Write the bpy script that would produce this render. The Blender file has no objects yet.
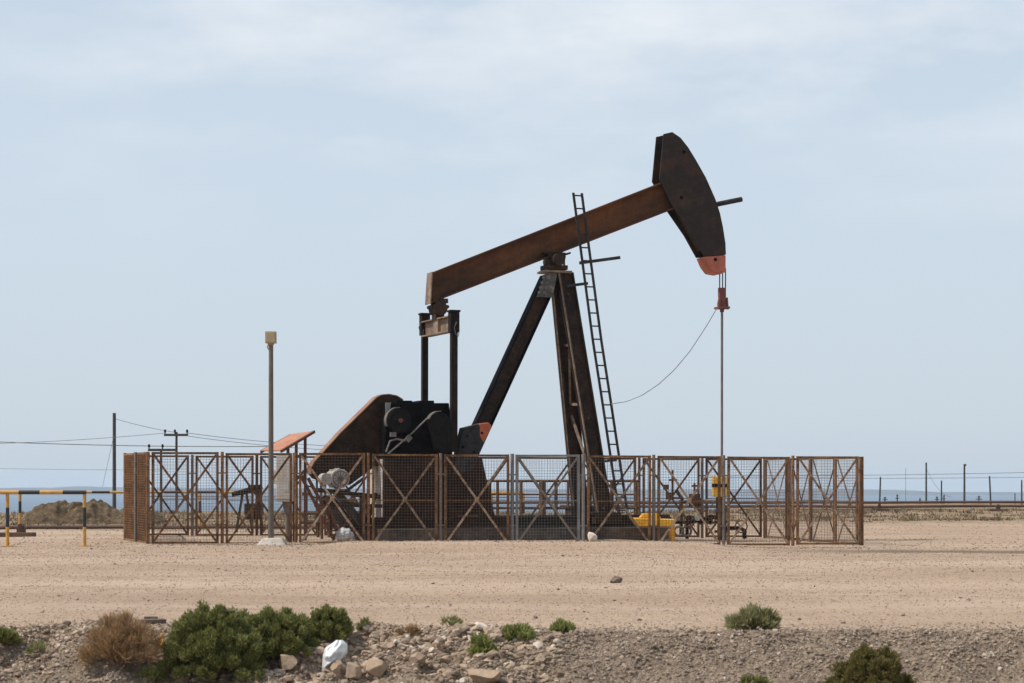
import bpy, math, random
import numpy as np
from mathutils import Vector, Matrix, noise as mn

R = math.radians
random.seed(7)
C = bpy.context.scene.collection
F, HX, HY, CZ = 1991.0, 512.0, 484.0, 1.5       # focal length in pixels, horizon point, eye height


def at(px, py, Y):
    return Vector(((px - HX) * Y / F, Y, CZ - (py - HY) * Y / F))


# ------------------------------------------------------------------ mesh helper
class MB:
    def __init__(self):
        self.v, self.f, self.m = [], [], []

    def add(self, vs, fs, mi=0):
        b = len(self.v)
        self.v += [tuple(p) for p in vs]
        for q in fs:
            self.f.append(tuple(b + i for i in q))
            self.m.append(mi)
        return self

    def hexa(self, a, mi=0):                      # 8 corners: bottom ring then top ring
        return self.add(a, [(3, 2, 1, 0), (4, 5, 6, 7), (0, 1, 5, 4), (1, 2, 6, 5), (2, 3, 7, 6), (3, 0, 4, 7)], mi)

    def box(self, c, s, mi=0, rot=None):
        cx, cy, cz = c
        x, y, z = s[0] / 2, s[1] / 2, s[2] / 2
        ps = [(-x, -y, -z), (x, -y, -z), (x, y, -z), (-x, y, -z), (-x, -y, z), (x, -y, z), (x, y, z), (-x, y, z)]
        if rot is not None:
            ps = [rot @ Vector(p) for p in ps]
        return self.hexa([(p[0] + cx, p[1] + cy, p[2] + cz) for p in ps], mi)

    def bar(self, p0, p1, w, h, up=(0, 0, 1), mi=0):   # w across, h along up
        p0, p1 = Vector(p0), Vector(p1)
        d = (p1 - p0).normalized()
        u = Vector(up)
        if abs(d.dot(u)) > 0.98:
            u = Vector((0, 1, 0)) if abs(d.y) < 0.9 else Vector((1, 0, 0))
        s = d.cross(u).normalized()
        t = s.cross(d).normalized()
        s, t = s * w / 2, t * h / 2
        return self.hexa([p0 - s - t, p0 + s - t, p0 + s + t, p0 - s + t, p1 - s - t, p1 + s - t, p1 + s + t, p1 - s + t], mi)

    def tube(self, pts, r, n=10, mi=0, cap=True):
        pts = [Vector(p) for p in pts]
        rs = r if isinstance(r, (list, tuple)) else [r] * len(pts)
        rings = []
        ref = None
        for i, p in enumerate(pts):
            d = (pts[min(i + 1, len(pts) - 1)] - pts[max(i - 1, 0)]).normalized()
            if ref is None:
                ref = Vector((0, 0, 1)) if abs(d.z) < 0.9 else Vector((1, 0, 0))
            s = d.cross(ref).normalized()
            t = s.cross(d).normalized()
            ref = t
            rings.append([p + (s * math.cos(2 * math.pi * k / n) + t * math.sin(2 * math.pi * k / n)) * rs[i] for k in range(n)])
        vs = [q for g in rings for q in g]
        fs = []
        for i in range(len(pts) - 1):
            for k in range(n):
                a, b = i * n + k, i * n + (k + 1) % n
                fs.append((a, b, b + n, a + n))
        if cap:
            fs.append(tuple(range(n - 1, -1, -1)))
            fs.append(tuple((len(pts) - 1) * n + k for k in range(n)))
        return self.add(vs, fs, mi)

    def prism(self, poly, n0, n1, mi=0):           # poly in (x, z); n0, n1 along y
        k = len(poly)
        vs = [(x, n0, z) for x, z in poly] + [(x, n1, z) for x, z in poly]
        fs = [tuple(range(k)), tuple(range(2 * k - 1, k - 1, -1))]
        fs += [(i, i + k, (i + 1) % k + k, (i + 1) % k) for i in range(k)]
        return self.add(vs, fs, mi)

    def torus(self, c, axis, R0, r, n=18, k=6, mi=0):
        axis = Vector(axis).normalized()
        a = axis.orthogonal().normalized()
        b = axis.cross(a)
        c = Vector(c)
        vs, fs = [], []
        for i in range(n):
            t = 2 * math.pi * i / n
            d = a * math.cos(t) + b * math.sin(t)
            for j in range(k):
                q = 2 * math.pi * j / k
                vs.append(c + d * (R0 + r * math.cos(q)) + axis * r * math.sin(q))
        for i in range(n):
            for j in range(k):
                fs.append((i * k + j, ((i + 1) % n) * k + j, ((i + 1) % n) * k + (j + 1) % k, i * k + (j + 1) % k))
        return self.add(vs, fs, mi)

    def build(self, name, mats, parent=None, smooth=False, bevel=0.0):
        me = bpy.data.meshes.new(name)
        me.from_pydata(self.v, [], self.f)
        mats = mats if isinstance(mats, (list, tuple)) else [mats]
        for m in mats:
            me.materials.append(m)
        if len(mats) > 1:
            me.polygons.foreach_set('material_index', self.m)
        if smooth:
            me.polygons.foreach_set('use_smooth', [True] * len(me.polygons))
            try:
                me.set_sharp_from_angle(angle=R(40))
            except Exception:
                pass
        me.update()
        o = bpy.data.objects.new(name, me)
        C.objects.link(o)
        if parent:
            o.parent = parent
        if bevel:
            b = o.modifiers.new('bevel', 'BEVEL')
            b.width = bevel
            b.segments = 2
            b.limit_method = 'ANGLE'
            b.angle_limit = R(40)
        return o


def np_mesh(name, V, faces, mat, kind=None, smooth=False):
    me = bpy.data.meshes.new(name)
    V = np.asarray(V, dtype=np.float32)
    faces = np.asarray(faces, dtype=np.int32)
    me.vertices.add(len(V))
    me.vertices.foreach_set('co', V.ravel())
    k = faces.shape[1]
    me.loops.add(faces.size)
    me.loops.foreach_set('vertex_index', faces.ravel())
    me.polygons.add(len(faces))
    me.polygons.foreach_set('loop_start', np.arange(0, faces.size, k, dtype=np.int32))
    me.polygons.foreach_set('use_smooth', np.full(len(faces), smooth))
    me.materials.append(mat)
    me.update(calc_edges=True)
    me.validate()
    o = bpy.data.objects.new(name, me)
    C.objects.link(o)
    if kind:
        o['kind'] = kind
    return o


def tag(o, label, cat, group=None):
    o['label'] = label
    o['category'] = cat
    if group:
        o['group'] = group
    return o


def thing(name, label, cat, loc=(0, 0, 0), rz=0.0, group=None):
    o = bpy.data.objects.new(name, None)
    o.empty_display_size = 0.2
    C.objects.link(o)
    o.location = loc
    o.rotation_euler = (0, 0, rz)
    return tag(o, label, cat, group)


# ------------------------------------------------------------------ materials
def mat_new(name):
    m = bpy.data.materials.new(name)
    m.use_nodes = True
    nt = m.node_tree
    return m, nt, nt.nodes['Principled BSDF']


def nd(nt, t, **kw):
    n = nt.nodes.new(t)
    for k, v in kw.items():
        if k in n.inputs:
            n.inputs[k].default_value = v
        else:
            setattr(n, k, v)
    return n


def noise_node(nt, vec, scale, detail=5, rough=0.6):
    n = nt.nodes.new('ShaderNodeTexNoise')
    n.inputs['Scale'].default_value = scale
    n.inputs['Detail'].default_value = detail
    n.inputs['Roughness'].default_value = rough
    nt.links.new(vec, n.inputs['Vector'])
    return n.outputs['Fac']


def ramp(nt, fac, stops):
    r = nt.nodes.new('ShaderNodeValToRGB')
    e = r.color_ramp.elements
    while len(e) > 1:
        e.remove(e[-1])
    e[0].position = stops[0][0]
    e[0].color = tuple(stops[0][1]) + (1,)
    for p, c in stops[1:]:
        x = e.new(p)
        x.color = tuple(c) + (1,)
    nt.links.new(fac, r.inputs['Fac'])
    return r.outputs['Color']


def mix(nt, fac, a, b, blend='MIX'):
    n = nt.nodes.new('ShaderNodeMix')
    n.data_type = 'RGBA'
    n.blend_type = blend
    for s, v in ((n.inputs[0], fac), (n.inputs[6], a), (n.inputs[7], b)):
        if hasattr(v, 'links'):
            nt.links.new(v, s)
        else:
            s.default_value = v if not isinstance(v, tuple) or len(v) == 4 else tuple(v) + (1,)
    return n.outputs[2]


def math_node(nt, op, a, b=None, c=None):
    n = nt.nodes.new('ShaderNodeMath')
    n.operation = op
    for i, v in enumerate((a, b, c)):
        if v is None:
            continue
        if hasattr(v, 'links'):
            nt.links.new(v, n.inputs[i])
        else:
            n.inputs[i].default_value = v
    return n.outputs[0]


def map_range(nt, v, a, b, c=0.0, d=1.0):
    n = nt.nodes.new('ShaderNodeMapRange')
    n.clamp = True
    nt.links.new(v, n.inputs[0])
    for i, x in enumerate((a, b, c, d)):
        n.inputs[1 + i].default_value = x
    return n.outputs[0]


def coords(nt, scale=(1, 1, 1), rot=0.0):
    t = nt.nodes.new('ShaderNodeTexCoord')
    r = nt.nodes.new('ShaderNodeMapping')
    r.inputs['Rotation'].default_value = (0, rot, 0)
    nt.links.new(t.outputs['Object'], r.inputs['Vector'])
    m = nt.nodes.new('ShaderNodeMapping')
    m.inputs['Scale'].default_value = scale
    nt.links.new(r.outputs['Vector'], m.inputs['Vector'])
    return m.outputs['Vector']


def bump(nt, bs, h, strength=0.3, dist=0.02):
    b = nt.nodes.new('ShaderNodeBump')
    b.inputs['Strength'].default_value = strength
    b.inputs['Distance'].default_value = dist
    nt.links.new(h, b.inputs['Height'])
    nt.links.new(b.outputs['Normal'], bs.inputs['Normal'])


def weathered(name, c0, c1, c2=None, scale=2.0, stretch=(1, 1, 1), rough=0.6, lo=0.42, hi=0.62, metal=0.0, vary=0.0, fine=25, spec=.5, rot=0.0):
    """base colour c0 with patches of c1 and small specks of c2"""
    m, nt, bs = mat_new(name)
    v = coords(nt, stretch, rot)
    n1 = noise_node(nt, v, scale, 8, 0.65)
    col = ramp(nt, n1, [(lo, c0), (hi, c1)])
    n2 = noise_node(nt, coords(nt), fine, 4, 0.7)
    if c2:
        f = map_range(nt, n2, 0.56, 0.68)
        col = mix(nt, f, col, c2)
    dirt = map_range(nt, noise_node(nt, coords(nt), scale * 4, 6, 0.7), 0.3, 0.7, 0.75, 1.15)
    col = mix(nt, 1.0, col, dirt, 'MULTIPLY')
    drip = map_range(nt, noise_node(nt, coords(nt, (7, 7, .5)), 1.0, 5, .65), .32, .68, .90, 1.07)
    col = mix(nt, 1.0, col, drip, 'MULTIPLY')
    if vary:
        oi = nt.nodes.new('ShaderNodeObjectInfo')
        g = map_range(nt, oi.outputs['Random'], 0, 1, 1 - vary, 1 + vary)
        col = mix(nt, 1.0, col, g, 'MULTIPLY')
    nt.links.new(col, bs.inputs['Base Color'])
    bs.inputs['Roughness'].default_value = rough
    bs.inputs['Metallic'].default_value = metal
    bs.inputs['Specular IOR Level'].default_value = spec
    bump(nt, bs, n2, 0.25, 0.01)
    return m


M = {}
M['beam'] = weathered('beam_brown_rust', (.050, .029, .018), (.175, .066, .025), (.08, .041, .024), .9, (.45, 1, 1.7), .7, .36, .70, spec=.15, rot=R(22))
M['dark'] = weathered('dark_brown_paint', (.025, .019, .016), (.064, .037, .024), (.10, .055, .034), 1.6, (1, 1, 1), .7, .42, .68, spec=.15)
M['head'] = weathered('horsehead_paint', (.030, .023, .020), (.088, .042, .023), (.05, .034, .026), .9, (.7, 1, 1.8), .65, .47, .72, spec=.18, rot=R(14))
M['cw'] = weathered('counterweight_rust', (.020, .014, .011), (.052, .027, .016), (.075, .04, .025), 1.0, (1, 1, 1), .75, spec=.12)
M['cw_sunlit_rim'] = weathered('sunlit_rust_rim', (.30, .155, .085), (.22, .10, .05), (.38, .23, .15), 2.0, (1, 1, 1), .7)
M['plinth_steel'] = weathered('pedestal_brown', (.022, .014, .011), (.046, .024, .017), (.06, .035, .03), 1.0, (1, 1, 1), .8, spec=.12)
M['tan'] = weathered('tan_metal_and_sunlit_faces', (.17, .11, .07), (.30, .21, .14), (.06, .04, .03), 3.0, (1, 1, 1), .6)
M['black'] = weathered('black_grease_and_shade', (.004, .004, .005), (.010, .009, .010), None, 3.0, (1, 1, 1), .8, spec=.06)
M['black2'] = weathered('black_cover', (.007, .007, .008), (.014, .012, .012), (.025, .022, .02), 4.0, (1, 1, 1), .7, spec=.12)
M['pitman'] = weathered('greasy_arm', (.013, .010, .009), (.030, .019, .014), (.05, .03, .02), 2.0, (1, 1, .5), .75, spec=.1)
M['rim'] = weathered('pale_metal_and_highlights', (.17, .15, .135), (.09, .08, .072), (.3, .28, .25), 5.0, (1, 1, 1), .6)
M['crank'] = weathered('dark_grey_crank', (.019, .020, .023), (.038, .036, .036), (.015, .015, .015), 3.0, (1, 1, 1), .65, spec=.2)
M['orange'] = weathered('orange_paint', (.52, .115, .035), (.38, .085, .03), (.16, .06, .03), 4.0, (1, 1, 1), .5)
M['redtip'] = weathered('red_paint', (.50, .135, .075), (.38, .095, .055), (.16, .06, .035), 3.0, (1, 1, 1), .5)
M['reddark'] = weathered('red_oxide', (.22, .055, .035), (.12, .035, .025), (.05, .025, .02), 6.0, (1, 1, 1), .55)
M['rust'] = weathered('fence_rust', (.095, .050, .028), (.275, .138, .062), (.42, .30, .20), 4.5, (1, 1, .7), .8, .36, .62, vary=.30, spec=.2)
M['rust_brace'] = weathered('brace_rust', (.36, .27, .19), (.17, .085, .045), (.45, .36, .27), 8.0, (1, 1, 1), .8, .42, .58, vary=.3, spec=.2)
M['rust_dark'] = weathered('dark_fence_rust', (.066, .036, .021), (.175, .086, .041), (.30, .19, .12), 4.5, (1, 1, .7), .8, .38, .64, vary=.32, spec=.2)
M['rust_red'] = weathered('red_rust', (.16, .055, .03), (.09, .04, .025), (.25, .12, .06), 3.0, (1, 1, 1), .75)
M['wire'] = weathered('mesh_wire', (.14, .10, .075), (.22, .16, .115), None, 6.0, (1, 1, 1), .7)
M['galv'] = weathered('galvanised', (.23, .23, .228), (.17, .16, .15), (.16, .11, .08), 4.0, (1, 1, 1), .65, metal=.1)
M['galvwire'] = weathered('galvanised_wire', (.24, .24, .24), (.18, .17, .16), None, 3.0, (1, 1, 1), .6)
M['postgrey'] = weathered('dull_grey_post', (.17, .135, .105), (.23, .19, .155), (.14, .07, .035), 3.0, (1, 1, 1), .75)
M['steel'] = weathered('steel_bar', (.026, .024, .024), (.05, .042, .038), None, 5.0, (1, 1, 1), .65, spec=.2)
M['rod'] = weathered('polished_rod', (.16, .13, .11), (.24, .20, .17), None, 8.0, (1, 1, .3), .4, metal=.3)
M['concrete'] = weathered('grimy_concrete', (.070, .062, .056), (.14, .118, .098), (.05, .04, .035), 1.5, (1, 1, 1), .95, spec=.15)
M['concrete_and_sunlit_end'] = weathered('pale_concrete_and_sunlit_end', (.60, .54, .47), (.42, .37, .31), (.2, .16, .13), 4.0, (1, 1, 1), .9)
M['motor'] = weathered('pale_motor_paint', (.56, .53, .48), (.36, .33, .29), (.14, .10, .08), 5.0, (1, 1, 1), .5)
M['cabinet'] = weathered('cabinet_paint', (.76, .70, .61), (.62, .55, .47), (.25, .15, .10), 3.0, (1, 1, 1), .6)
M['white'] = weathered('white_plate', (.72, .72, .70), (.6, .58, .55), None, 3.0, (1, 1, 1), .6)
M['roof'] = weathered('orange_roof', (.50, .205, .115), (.44, .19, .11), (.52, .27, .17), 2.0, (1, 1, 1), .6)
M['yellow'] = weathered('yellow_paint', (.86, .46, .014), (.74, .36, .014), (.22, .11, .03), 3.0, (1, 1, 1), .45)
M['byellow'] = weathered('barrier_yellow', (.62, .34, .07), (.48, .24, .045), (.25, .12, .05), 5.0, (1, 1, 1), .6)
M['bblack'] = weathered('barrier_black', (.014, .015, .018), (.03, .028, .028), None, 5.0, (1, 1, 1), .6)
M['lamp'] = weathered('lamp_housing', (.46, .36, .20), (.36, .28, .16), None, 4.0, (1, 1, 1), .5)
M['polemetal'] = weathered('lamp_pole', (.10, .085, .072), (.15, .125, .10), (.2, .14, .1), 2.0, (1, 1, .4), .6)
M['wood'] = weathered('pole_wood', (.060, .052, .050), (.095, .080, .070), None, 3.0, (4, 4, .3), .9)
M['bag'] = weathered('white_plastic', (.78, .79, .80), (.68, .70, .72), None, 6.0, (1, 1, 1), .4)
M['sack'] = weathered('woven_sack', (.62, .62, .62), (.45, .44, .43), None, 9.0, (1, 1, 1), .8)
M['teal'] = weathered('blue_green_valve', (.03, .05, .06), (.05, .06, .065), (.02, .02, .02), 4.0, (1, 1, 1), .5)
M['pipe'] = weathered('rusty_pipeline', (.07, .036, .024), (.12, .062, .038), None, 1.0, (.3, 1, 1), .7)
M['gauge'] = weathered('gauge_face', (.5, .48, .42), (.3, .28, .25), None, 4.0, (1, 1, 1), .5)
M['cable'] = weathered('dark_wire', (.09, .09, .095), (.15, .15, .15), None, 4.0, (1, 1, 1), .6)
M['paleline'] = weathered('grey_cable', (.30, .30, .30), (.38, .37, .36), None, 4.0, (1, 1, 1), .6)


def rock_mat(name, cols, fine=40):
    m, nt, bs = mat_new(name)
    g = nt.nodes.new('ShaderNodeNewGeometry')
    col = ramp(nt, g.outputs['Random Per Island'], cols)
    n = noise_node(nt, coords(nt), fine, 5, .7)
    n2 = noise_node(nt, coords(nt), 6, 3, .6)
    col = mix(nt, 1.0, col, map_range(nt, n, .3, .7, .72, 1.2), 'MULTIPLY')
    col = mix(nt, map_range(nt, n2, .5, .7, 0, .5), col, (.40, .30, .21, 1))
    nt.links.new(col, bs.inputs['Base Color'])
    bs.inputs['Roughness'].default_value = .95
    bump(nt, bs, n, .5, .02)
    return m


M['rubble'] = rock_mat('rubble_stone', [(0, (.13, .095, .068)), (.3, (.255, .186, .13)), (.6, (.35, .26, .182)), (.85, (.43, .32, .228)), (.97, (.56, .48, .40))])
M['gravel'] = rock_mat('gravel_stone', [(0, (.15, .110, .080)), (.35, (.235, .178, .130)), (.7, (.31, .238, .176)), (.94, (.375, .295, .225)), (.995, (.52, .46, .39))])
M['pebble'] = rock_mat('pebble_stone', [(0, (.14, .098, .075)), (.4, (.22, .158, .12)), (.75, (.29, .215, .16)), (.95, (.42, .33, .26))])
M['boulder'] = rock_mat('boulder_stone', [(0, (.37, .262, .176)), (.5, (.42, .30, .205)), (1, (.34, .245, .168))], 22)
M['palestone'] = rock_mat('pale_stone', [(0, (.62, .55, .46)), (1, (.66, .58, .5))], 30)
M['darkstone'] = rock_mat('dark_stone', [(0, (.10, .075, .062)), (1, (.15, .11, .09))], 30)
M['mound'] = weathered('mound_soil', (.060, .042, .026), (.15, .108, .068), (.22, .165, .105), 1.6, (1, 1, 1), .98, .36, .66, fine=5, spec=.1)


def leaf_mat(name, cols, trans=0.38):
    m, nt, bs = mat_new(name)
    g = nt.nodes.new('ShaderNodeNewGeometry')
    n = noise_node(nt, coords(nt), 7, 3, .6)
    f = math_node(nt, 'ADD', math_node(nt, 'MULTIPLY', g.outputs['Random Per Island'], .55), math_node(nt, 'MULTIPLY', n, .5))
    col = ramp(nt, f, cols)
    nt.links.new(col, bs.inputs['Base Color'])
    bs.inputs['Roughness'].default_value = .6
    tr = nt.nodes.new('ShaderNodeBsdfTranslucent')
    nt.links.new(col, tr.inputs['Color'])
    mx = nt.nodes.new('ShaderNodeMixShader')
    mx.inputs[0].default_value = trans
    nt.links.new(bs.outputs[0], mx.inputs[1])
    nt.links.new(tr.outputs[0], mx.inputs[2])
    nt.links.new(mx.outputs[0], nt.nodes['Material Output'].inputs['Surface'])
    return m


M['leaf_green'] = leaf_mat('shrub_green', [(.2, (.078, .088, .024)), (.45, (.185, .198, .055)), (.8, (.36, .355, .125))], .34)
M['leaf_light'] = leaf_mat('tuft_green', [(.2, (.15, .165, .048)), (.5, (.25, .27, .080)), (.8, (.38, .39, .14))])
M['leaf_grey'] = leaf_mat('tuft_grey_green', [(.2, (.17, .165, .065)), (.5, (.26, .255, .11)), (.8, (.38, .36, .19))])
M['leaf_dry'] = leaf_mat('dry_twigs', [(.2, (.20, .115, .052)), (.5, (.34, .205, .098)), (.8, (.50, .345, .185))])
M['leaf_olive'] = leaf_mat('olive_shrub', [(.2, (.10, .084, .025)), (.5, (.19, .160, .048)), (.8, (.31, .26, .092))])
M['stem'] = weathered('shrub_stem', (.10, .07, .045), (.16, .12, .08), None, 9.0, (1, 1, 1), .9)

# ------------------------------------------------------------------ terrain
def sstep(a, b, x):
    t = np.clip((x - a) / (b - a), 0, 1)
    return t * t * (3 - 2 * t)


rng = np.random.default_rng(5)
_PH = rng.uniform(0, 6.28, (4, 24))
_DIR = rng.normal(size=(24, 2))
_DIR /= np.linalg.norm(_DIR, axis=1)[:, None]


def wav(x, y, wl, o=0, k=8):
    """cheap smooth pseudo-noise in about -1..1 with wavelengths near wl"""
    s = 0
    for i in range(k):
        d = _DIR[(i + 3 * o) % 24]
        w = 2 * math.pi / (wl * (0.6 + 0.9 * ((i * 7 + o * 5) % k) / k))
        s = s + np.sin(w * (d[0] * x + d[1] * y) + _PH[o % 4, (i + o) % 24])
    return s / math.sqrt(k) / 1.4


def edge_y(x):                                    # crest of the bank on the near side
    return 20.35 + .16 * wav(x, 0 * x, 4.0, 1) + .10 * wav(x, 0 * x, 1.1, 2) + .45 * sstep(-.4, -1.6, x) * sstep(-6.2, -3.0, x)


def far_edge(x):                                  # rim of the plateau
    return np.clip(104 + 2.3 * (x - 4), 104, 178) + 3 * wav(x, 0 * x, 30, 2)


def height(x, y):
    x = np.asarray(x, float)
    y = np.asarray(y, float)
    h = .018 * wav(x, y, 6, 0) + .010 * wav(x, y, 1.7, 1)
    h = h * sstep(18, 24, y) + .05 * wav(x, y, 25, 3) * sstep(60, 80, y)
    # low berm before the fence, wheel ruts
    h = h + .105 * sstep(-5.0, -3.9, x) * sstep(5.5, 4.6, x) * sstep(46.6, 48.3, y) * sstep(49.9, 49.2, y)
    h = h - .11 * sstep(1, 8, x) * sstep(34, 49.5, y) * sstep(80, 62, y)
    # near bank
    e = edge_y(x)
    d = e - y
    left = sstep(.5, -.8, x)
    slope = np.where(d > 0, .44 * d, 0)
    h = h - np.clip(slope, 0, 1.35)
    near = sstep(-.3, .25, d) * sstep(9, 5, d)
    h = h + near * ((.045 + .05 * left) * wav(x, y, .9, 0) + (.025 + .03 * left) * wav(x, y, .35, 2))
    # heaped spoil in the left corner of the bank
    h = h + .30 * np.exp(-(((x + 4.25) / .55) ** 2 + ((y - 19.75) / .5) ** 2))
    h = h - .16 * np.exp(-(((x + 5.0) / .35) ** 2 + ((y - 19.9) / .5) ** 2))
    h = h + .16 * np.exp(-(((x + .35) / .5) ** 2 + ((y - 19.55) / .4) ** 2))
    # ditch floor rises again to the verge where the photographer stands
    h = h + 1.25 * sstep(14.5, 7.0, y)
    # plateau rim falling to the coastal flat
    fe = far_edge(x)
    return h - 37 * sstep(0, 75, y - fe)


def axis(parts):
    out = []
    for a, b, s in parts:
        n = max(1, int(round((b - a) / s)))
        out += list(np.linspace(a, b, n, endpoint=False))
    out.append(parts[-1][1])
    return np.array(out)


gx = axis([(-900, -300, 100), (-300, -60, 15), (-60, -14, 2), (-14, -7, .3), (-7, 7, .055), (7, 14, .3), (14, 60, 2), (60, 300, 15), (300, 900, 100)])
gy = axis([(-40, 6, 3), (6, 17, .5), (17, 18.6, .12), (18.6, 21.2, .05), (21.2, 30, .25), (30, 60, .3), (60, 100, 1), (100, 275, 2.5), (275, 290, 15)])
X, Yg = np.meshgrid(gx, gy)
Z = height(X, Yg)
nx, ny = len(gx), len(gy)
idx = np.arange(nx * ny).reshape(ny, nx)
quads = np.stack([idx[:-1, :-1], idx[:-1, 1:], idx[1:, 1:], idx[1:, :-1]], -1).reshape(-1, 4)


def ground_mat():
    m, nt, bs = mat_new('sandy_ground')
    t = nt.nodes.new('ShaderNodeTexCoord')
    P = t.outputs['Object']
    sep = nt.nodes.new('ShaderNodeSeparateXYZ')
    nt.links.new(P, sep.inputs[0])
    x, y = sep.outputs[0], sep.outputs[1]

    def mp(s):
        q = nt.nodes.new('ShaderNodeMapping')
        q.inputs['Scale'].default_value = s
        nt.links.new(P, q.inputs['Vector'])
        return q.outputs['Vector']
    n_big = noise_node(nt, mp((.10, .22, 0)), 1.0, 5, .55)
    n_streak = noise_node(nt, mp((.06, 1.3, 0)), 1.0, 5, .6)
    n_mid = noise_node(nt, mp((1, 1, 0)), 1.3, 6, .7)
    n_fine = noise_node(nt, mp((1, .3, 1)), 26, 6, .8)
    n_grit = noise_node(nt, mp((1, .13, 1)), 11, 5, .85)
    col = ramp(nt, n_big, [(.36, (.375, .272, .194)), (.52, (.428, .314, .224)), (.66, (.485, .367, .272))])
    col = mix(nt, map_range(nt, n_streak, .52, .70, 0, .55), col, (.32, .232, .168, 1))
    col = mix(nt, map_range(nt, n_streak, .46, .34, 0, .5), col, (.43, .335, .255, 1))
    col = mix(nt, map_range(nt, n_mid, .52, .72, 0, .7), col, (.31, .22, .155, 1))
    col = mix(nt, map_range(nt, n_mid, .45, .30, 0, .45), col, (.45, .355, .272, 1))
    col = mix(nt, map_range(nt, n_grit, .54, .68, 0, .6), col, (.19, .128, .09, 1))
    col = mix(nt, 1.0, col, map_range(nt, n_fine, .3, .7, .72, 1.24), 'MULTIPLY')
    # pale compacted wheel bands along the service road before the fence
    wob = math_node(nt, 'MULTIPLY_ADD', noise_node(nt, mp((.12, .12, 0)), 1.0, 3, .5), 3.0, -1.5)
    for y0, wd, c in ((24.3, .30, (.52, .40, .305, 1)), (26.2, .28, (.34, .245, .175, 1)), (29.5, .5, (.53, .41, .315, 1)), (32.0, .45, (.335, .24, .172, 1)), (38.5, 1.0, (.52, .40, .30, 1)), (43.5, .9, (.34, .25, .18, 1))):
        q = math_node(nt, 'ABSOLUTE', math_node(nt, 'ADD', math_node(nt, 'ADD', y, wob), -y0))
        q = math_node(nt, 'SUBTRACT', wd * 2.2, q)
        q = math_node(nt, 'MULTIPLY', map_range(nt, q, 0, wd * 1.4, 0, .5), map_range(nt, n_mid, .38, .58, .15, 1))
        col = mix(nt, q, col, c)
    # dark damp wheel track right of the enclosure
    trk = math_node(nt, 'ADD', y, math_node(nt, 'MULTIPLY_ADD', n_mid, 1.2, -48.3))
    trk = math_node(nt, 'ADD', trk, math_node(nt, 'MULTIPLY', x, .03))
    tf = math_node(nt, 'SUBTRACT', 1.7, math_node(nt, 'ABSOLUTE', trk))
    tf = math_node(nt, 'MULTIPLY', map_range(nt, tf, 0, .9), map_range(nt, x, 5.5, 9))
    col = mix(nt, math_node(nt, 'MULTIPLY', tf, .9), col, (.155, .112, .082, 1))
    # dry scrub strip behind the enclosure
    n_scr = noise_node(nt, mp((.5, .22, 0)), 1.0, 7, .75)
    sf = math_node(nt, 'MULTIPLY', map_range(nt, math_node(nt, 'ADD', y, math_node(nt, 'MULTIPLY', n_scr, 14)), 82, 90), map_range(nt, n_scr, .34, .52, .3, .95))
    lf = math_node(nt, 'MULTIPLY', map_range(nt, math_node(nt, 'ADD', y, math_node(nt, 'MULTIPLY', n_scr, 6)), 67.5, 71), map_range(nt, x, -3, -7, 0, .9))
    sf = math_node(nt, 'MAXIMUM', sf, lf)
    sc = ramp(nt, noise_node(nt, mp((2.2, .5, 0)), 1.0, 6, .8), [(.36, (.10, .070, .040)), (.5, (.22, .155, .092)), (.66, (.36, .265, .17))])
    col = mix(nt, sf, col, sc)
    # gravelly bank
    slope_f = math_node(nt, 'ADD', y, math_node(nt, 'MULTIPLY', n_mid, .5))
    bf = map_range(nt, slope_f, 20.85, 20.45)
    bc = ramp(nt, n_fine, [(.34, (.125, .095, .070)), (.5, (.24, .182, .135)), (.64, (.36, .28, .21))])
    col = mix(nt, bf, col, bc)
    nt.links.new(col, bs.inputs['Base Color'])
    bs.inputs['Roughness'].default_value = .97
    bs.inputs['Specular IOR Level'].default_value = .15
    hh = math_node(nt, 'ADD', n_fine, math_node(nt, 'MULTIPLY', n_grit, 1.4))
    bump(nt, bs, hh, .7, .035)
    return m


o = np_mesh('ground', np.stack([X, Yg, Z], -1).reshape(-1, 3), quads, ground_mat(), 'structure', True)


# far water and hills
def sea_mat():
    m, nt, bs = mat_new('sea_water')
    v = coords(nt, (.002, .012, 1))
    n = noise_node(nt, v, 1.0, 6, .65)
    nt.links.new(ramp(nt, n, [(.35, (.06, .105, .165)), (.55, (.10, .145, .195)), (.7, (.16, .19, .22))]), bs.inputs['Base Color'])
    bs.inputs['Roughness'].default_value = .55
    bs.inputs['Specular IOR Level'].default_value = .2
    b = noise_node(nt, coords(nt, (.05, .12, 1)), 1.0, 4, .6)
    bump(nt, bs, b, .6, 2.0)
    return m


SEA = -35.0
o = np_mesh('sea', [(-9000, 120, SEA), (9000, 120, SEA), (9000, 9300, SEA), (-9000, 9300, SEA)], [(0, 1, 2, 3)], sea_mat(), 'structure')


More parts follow.
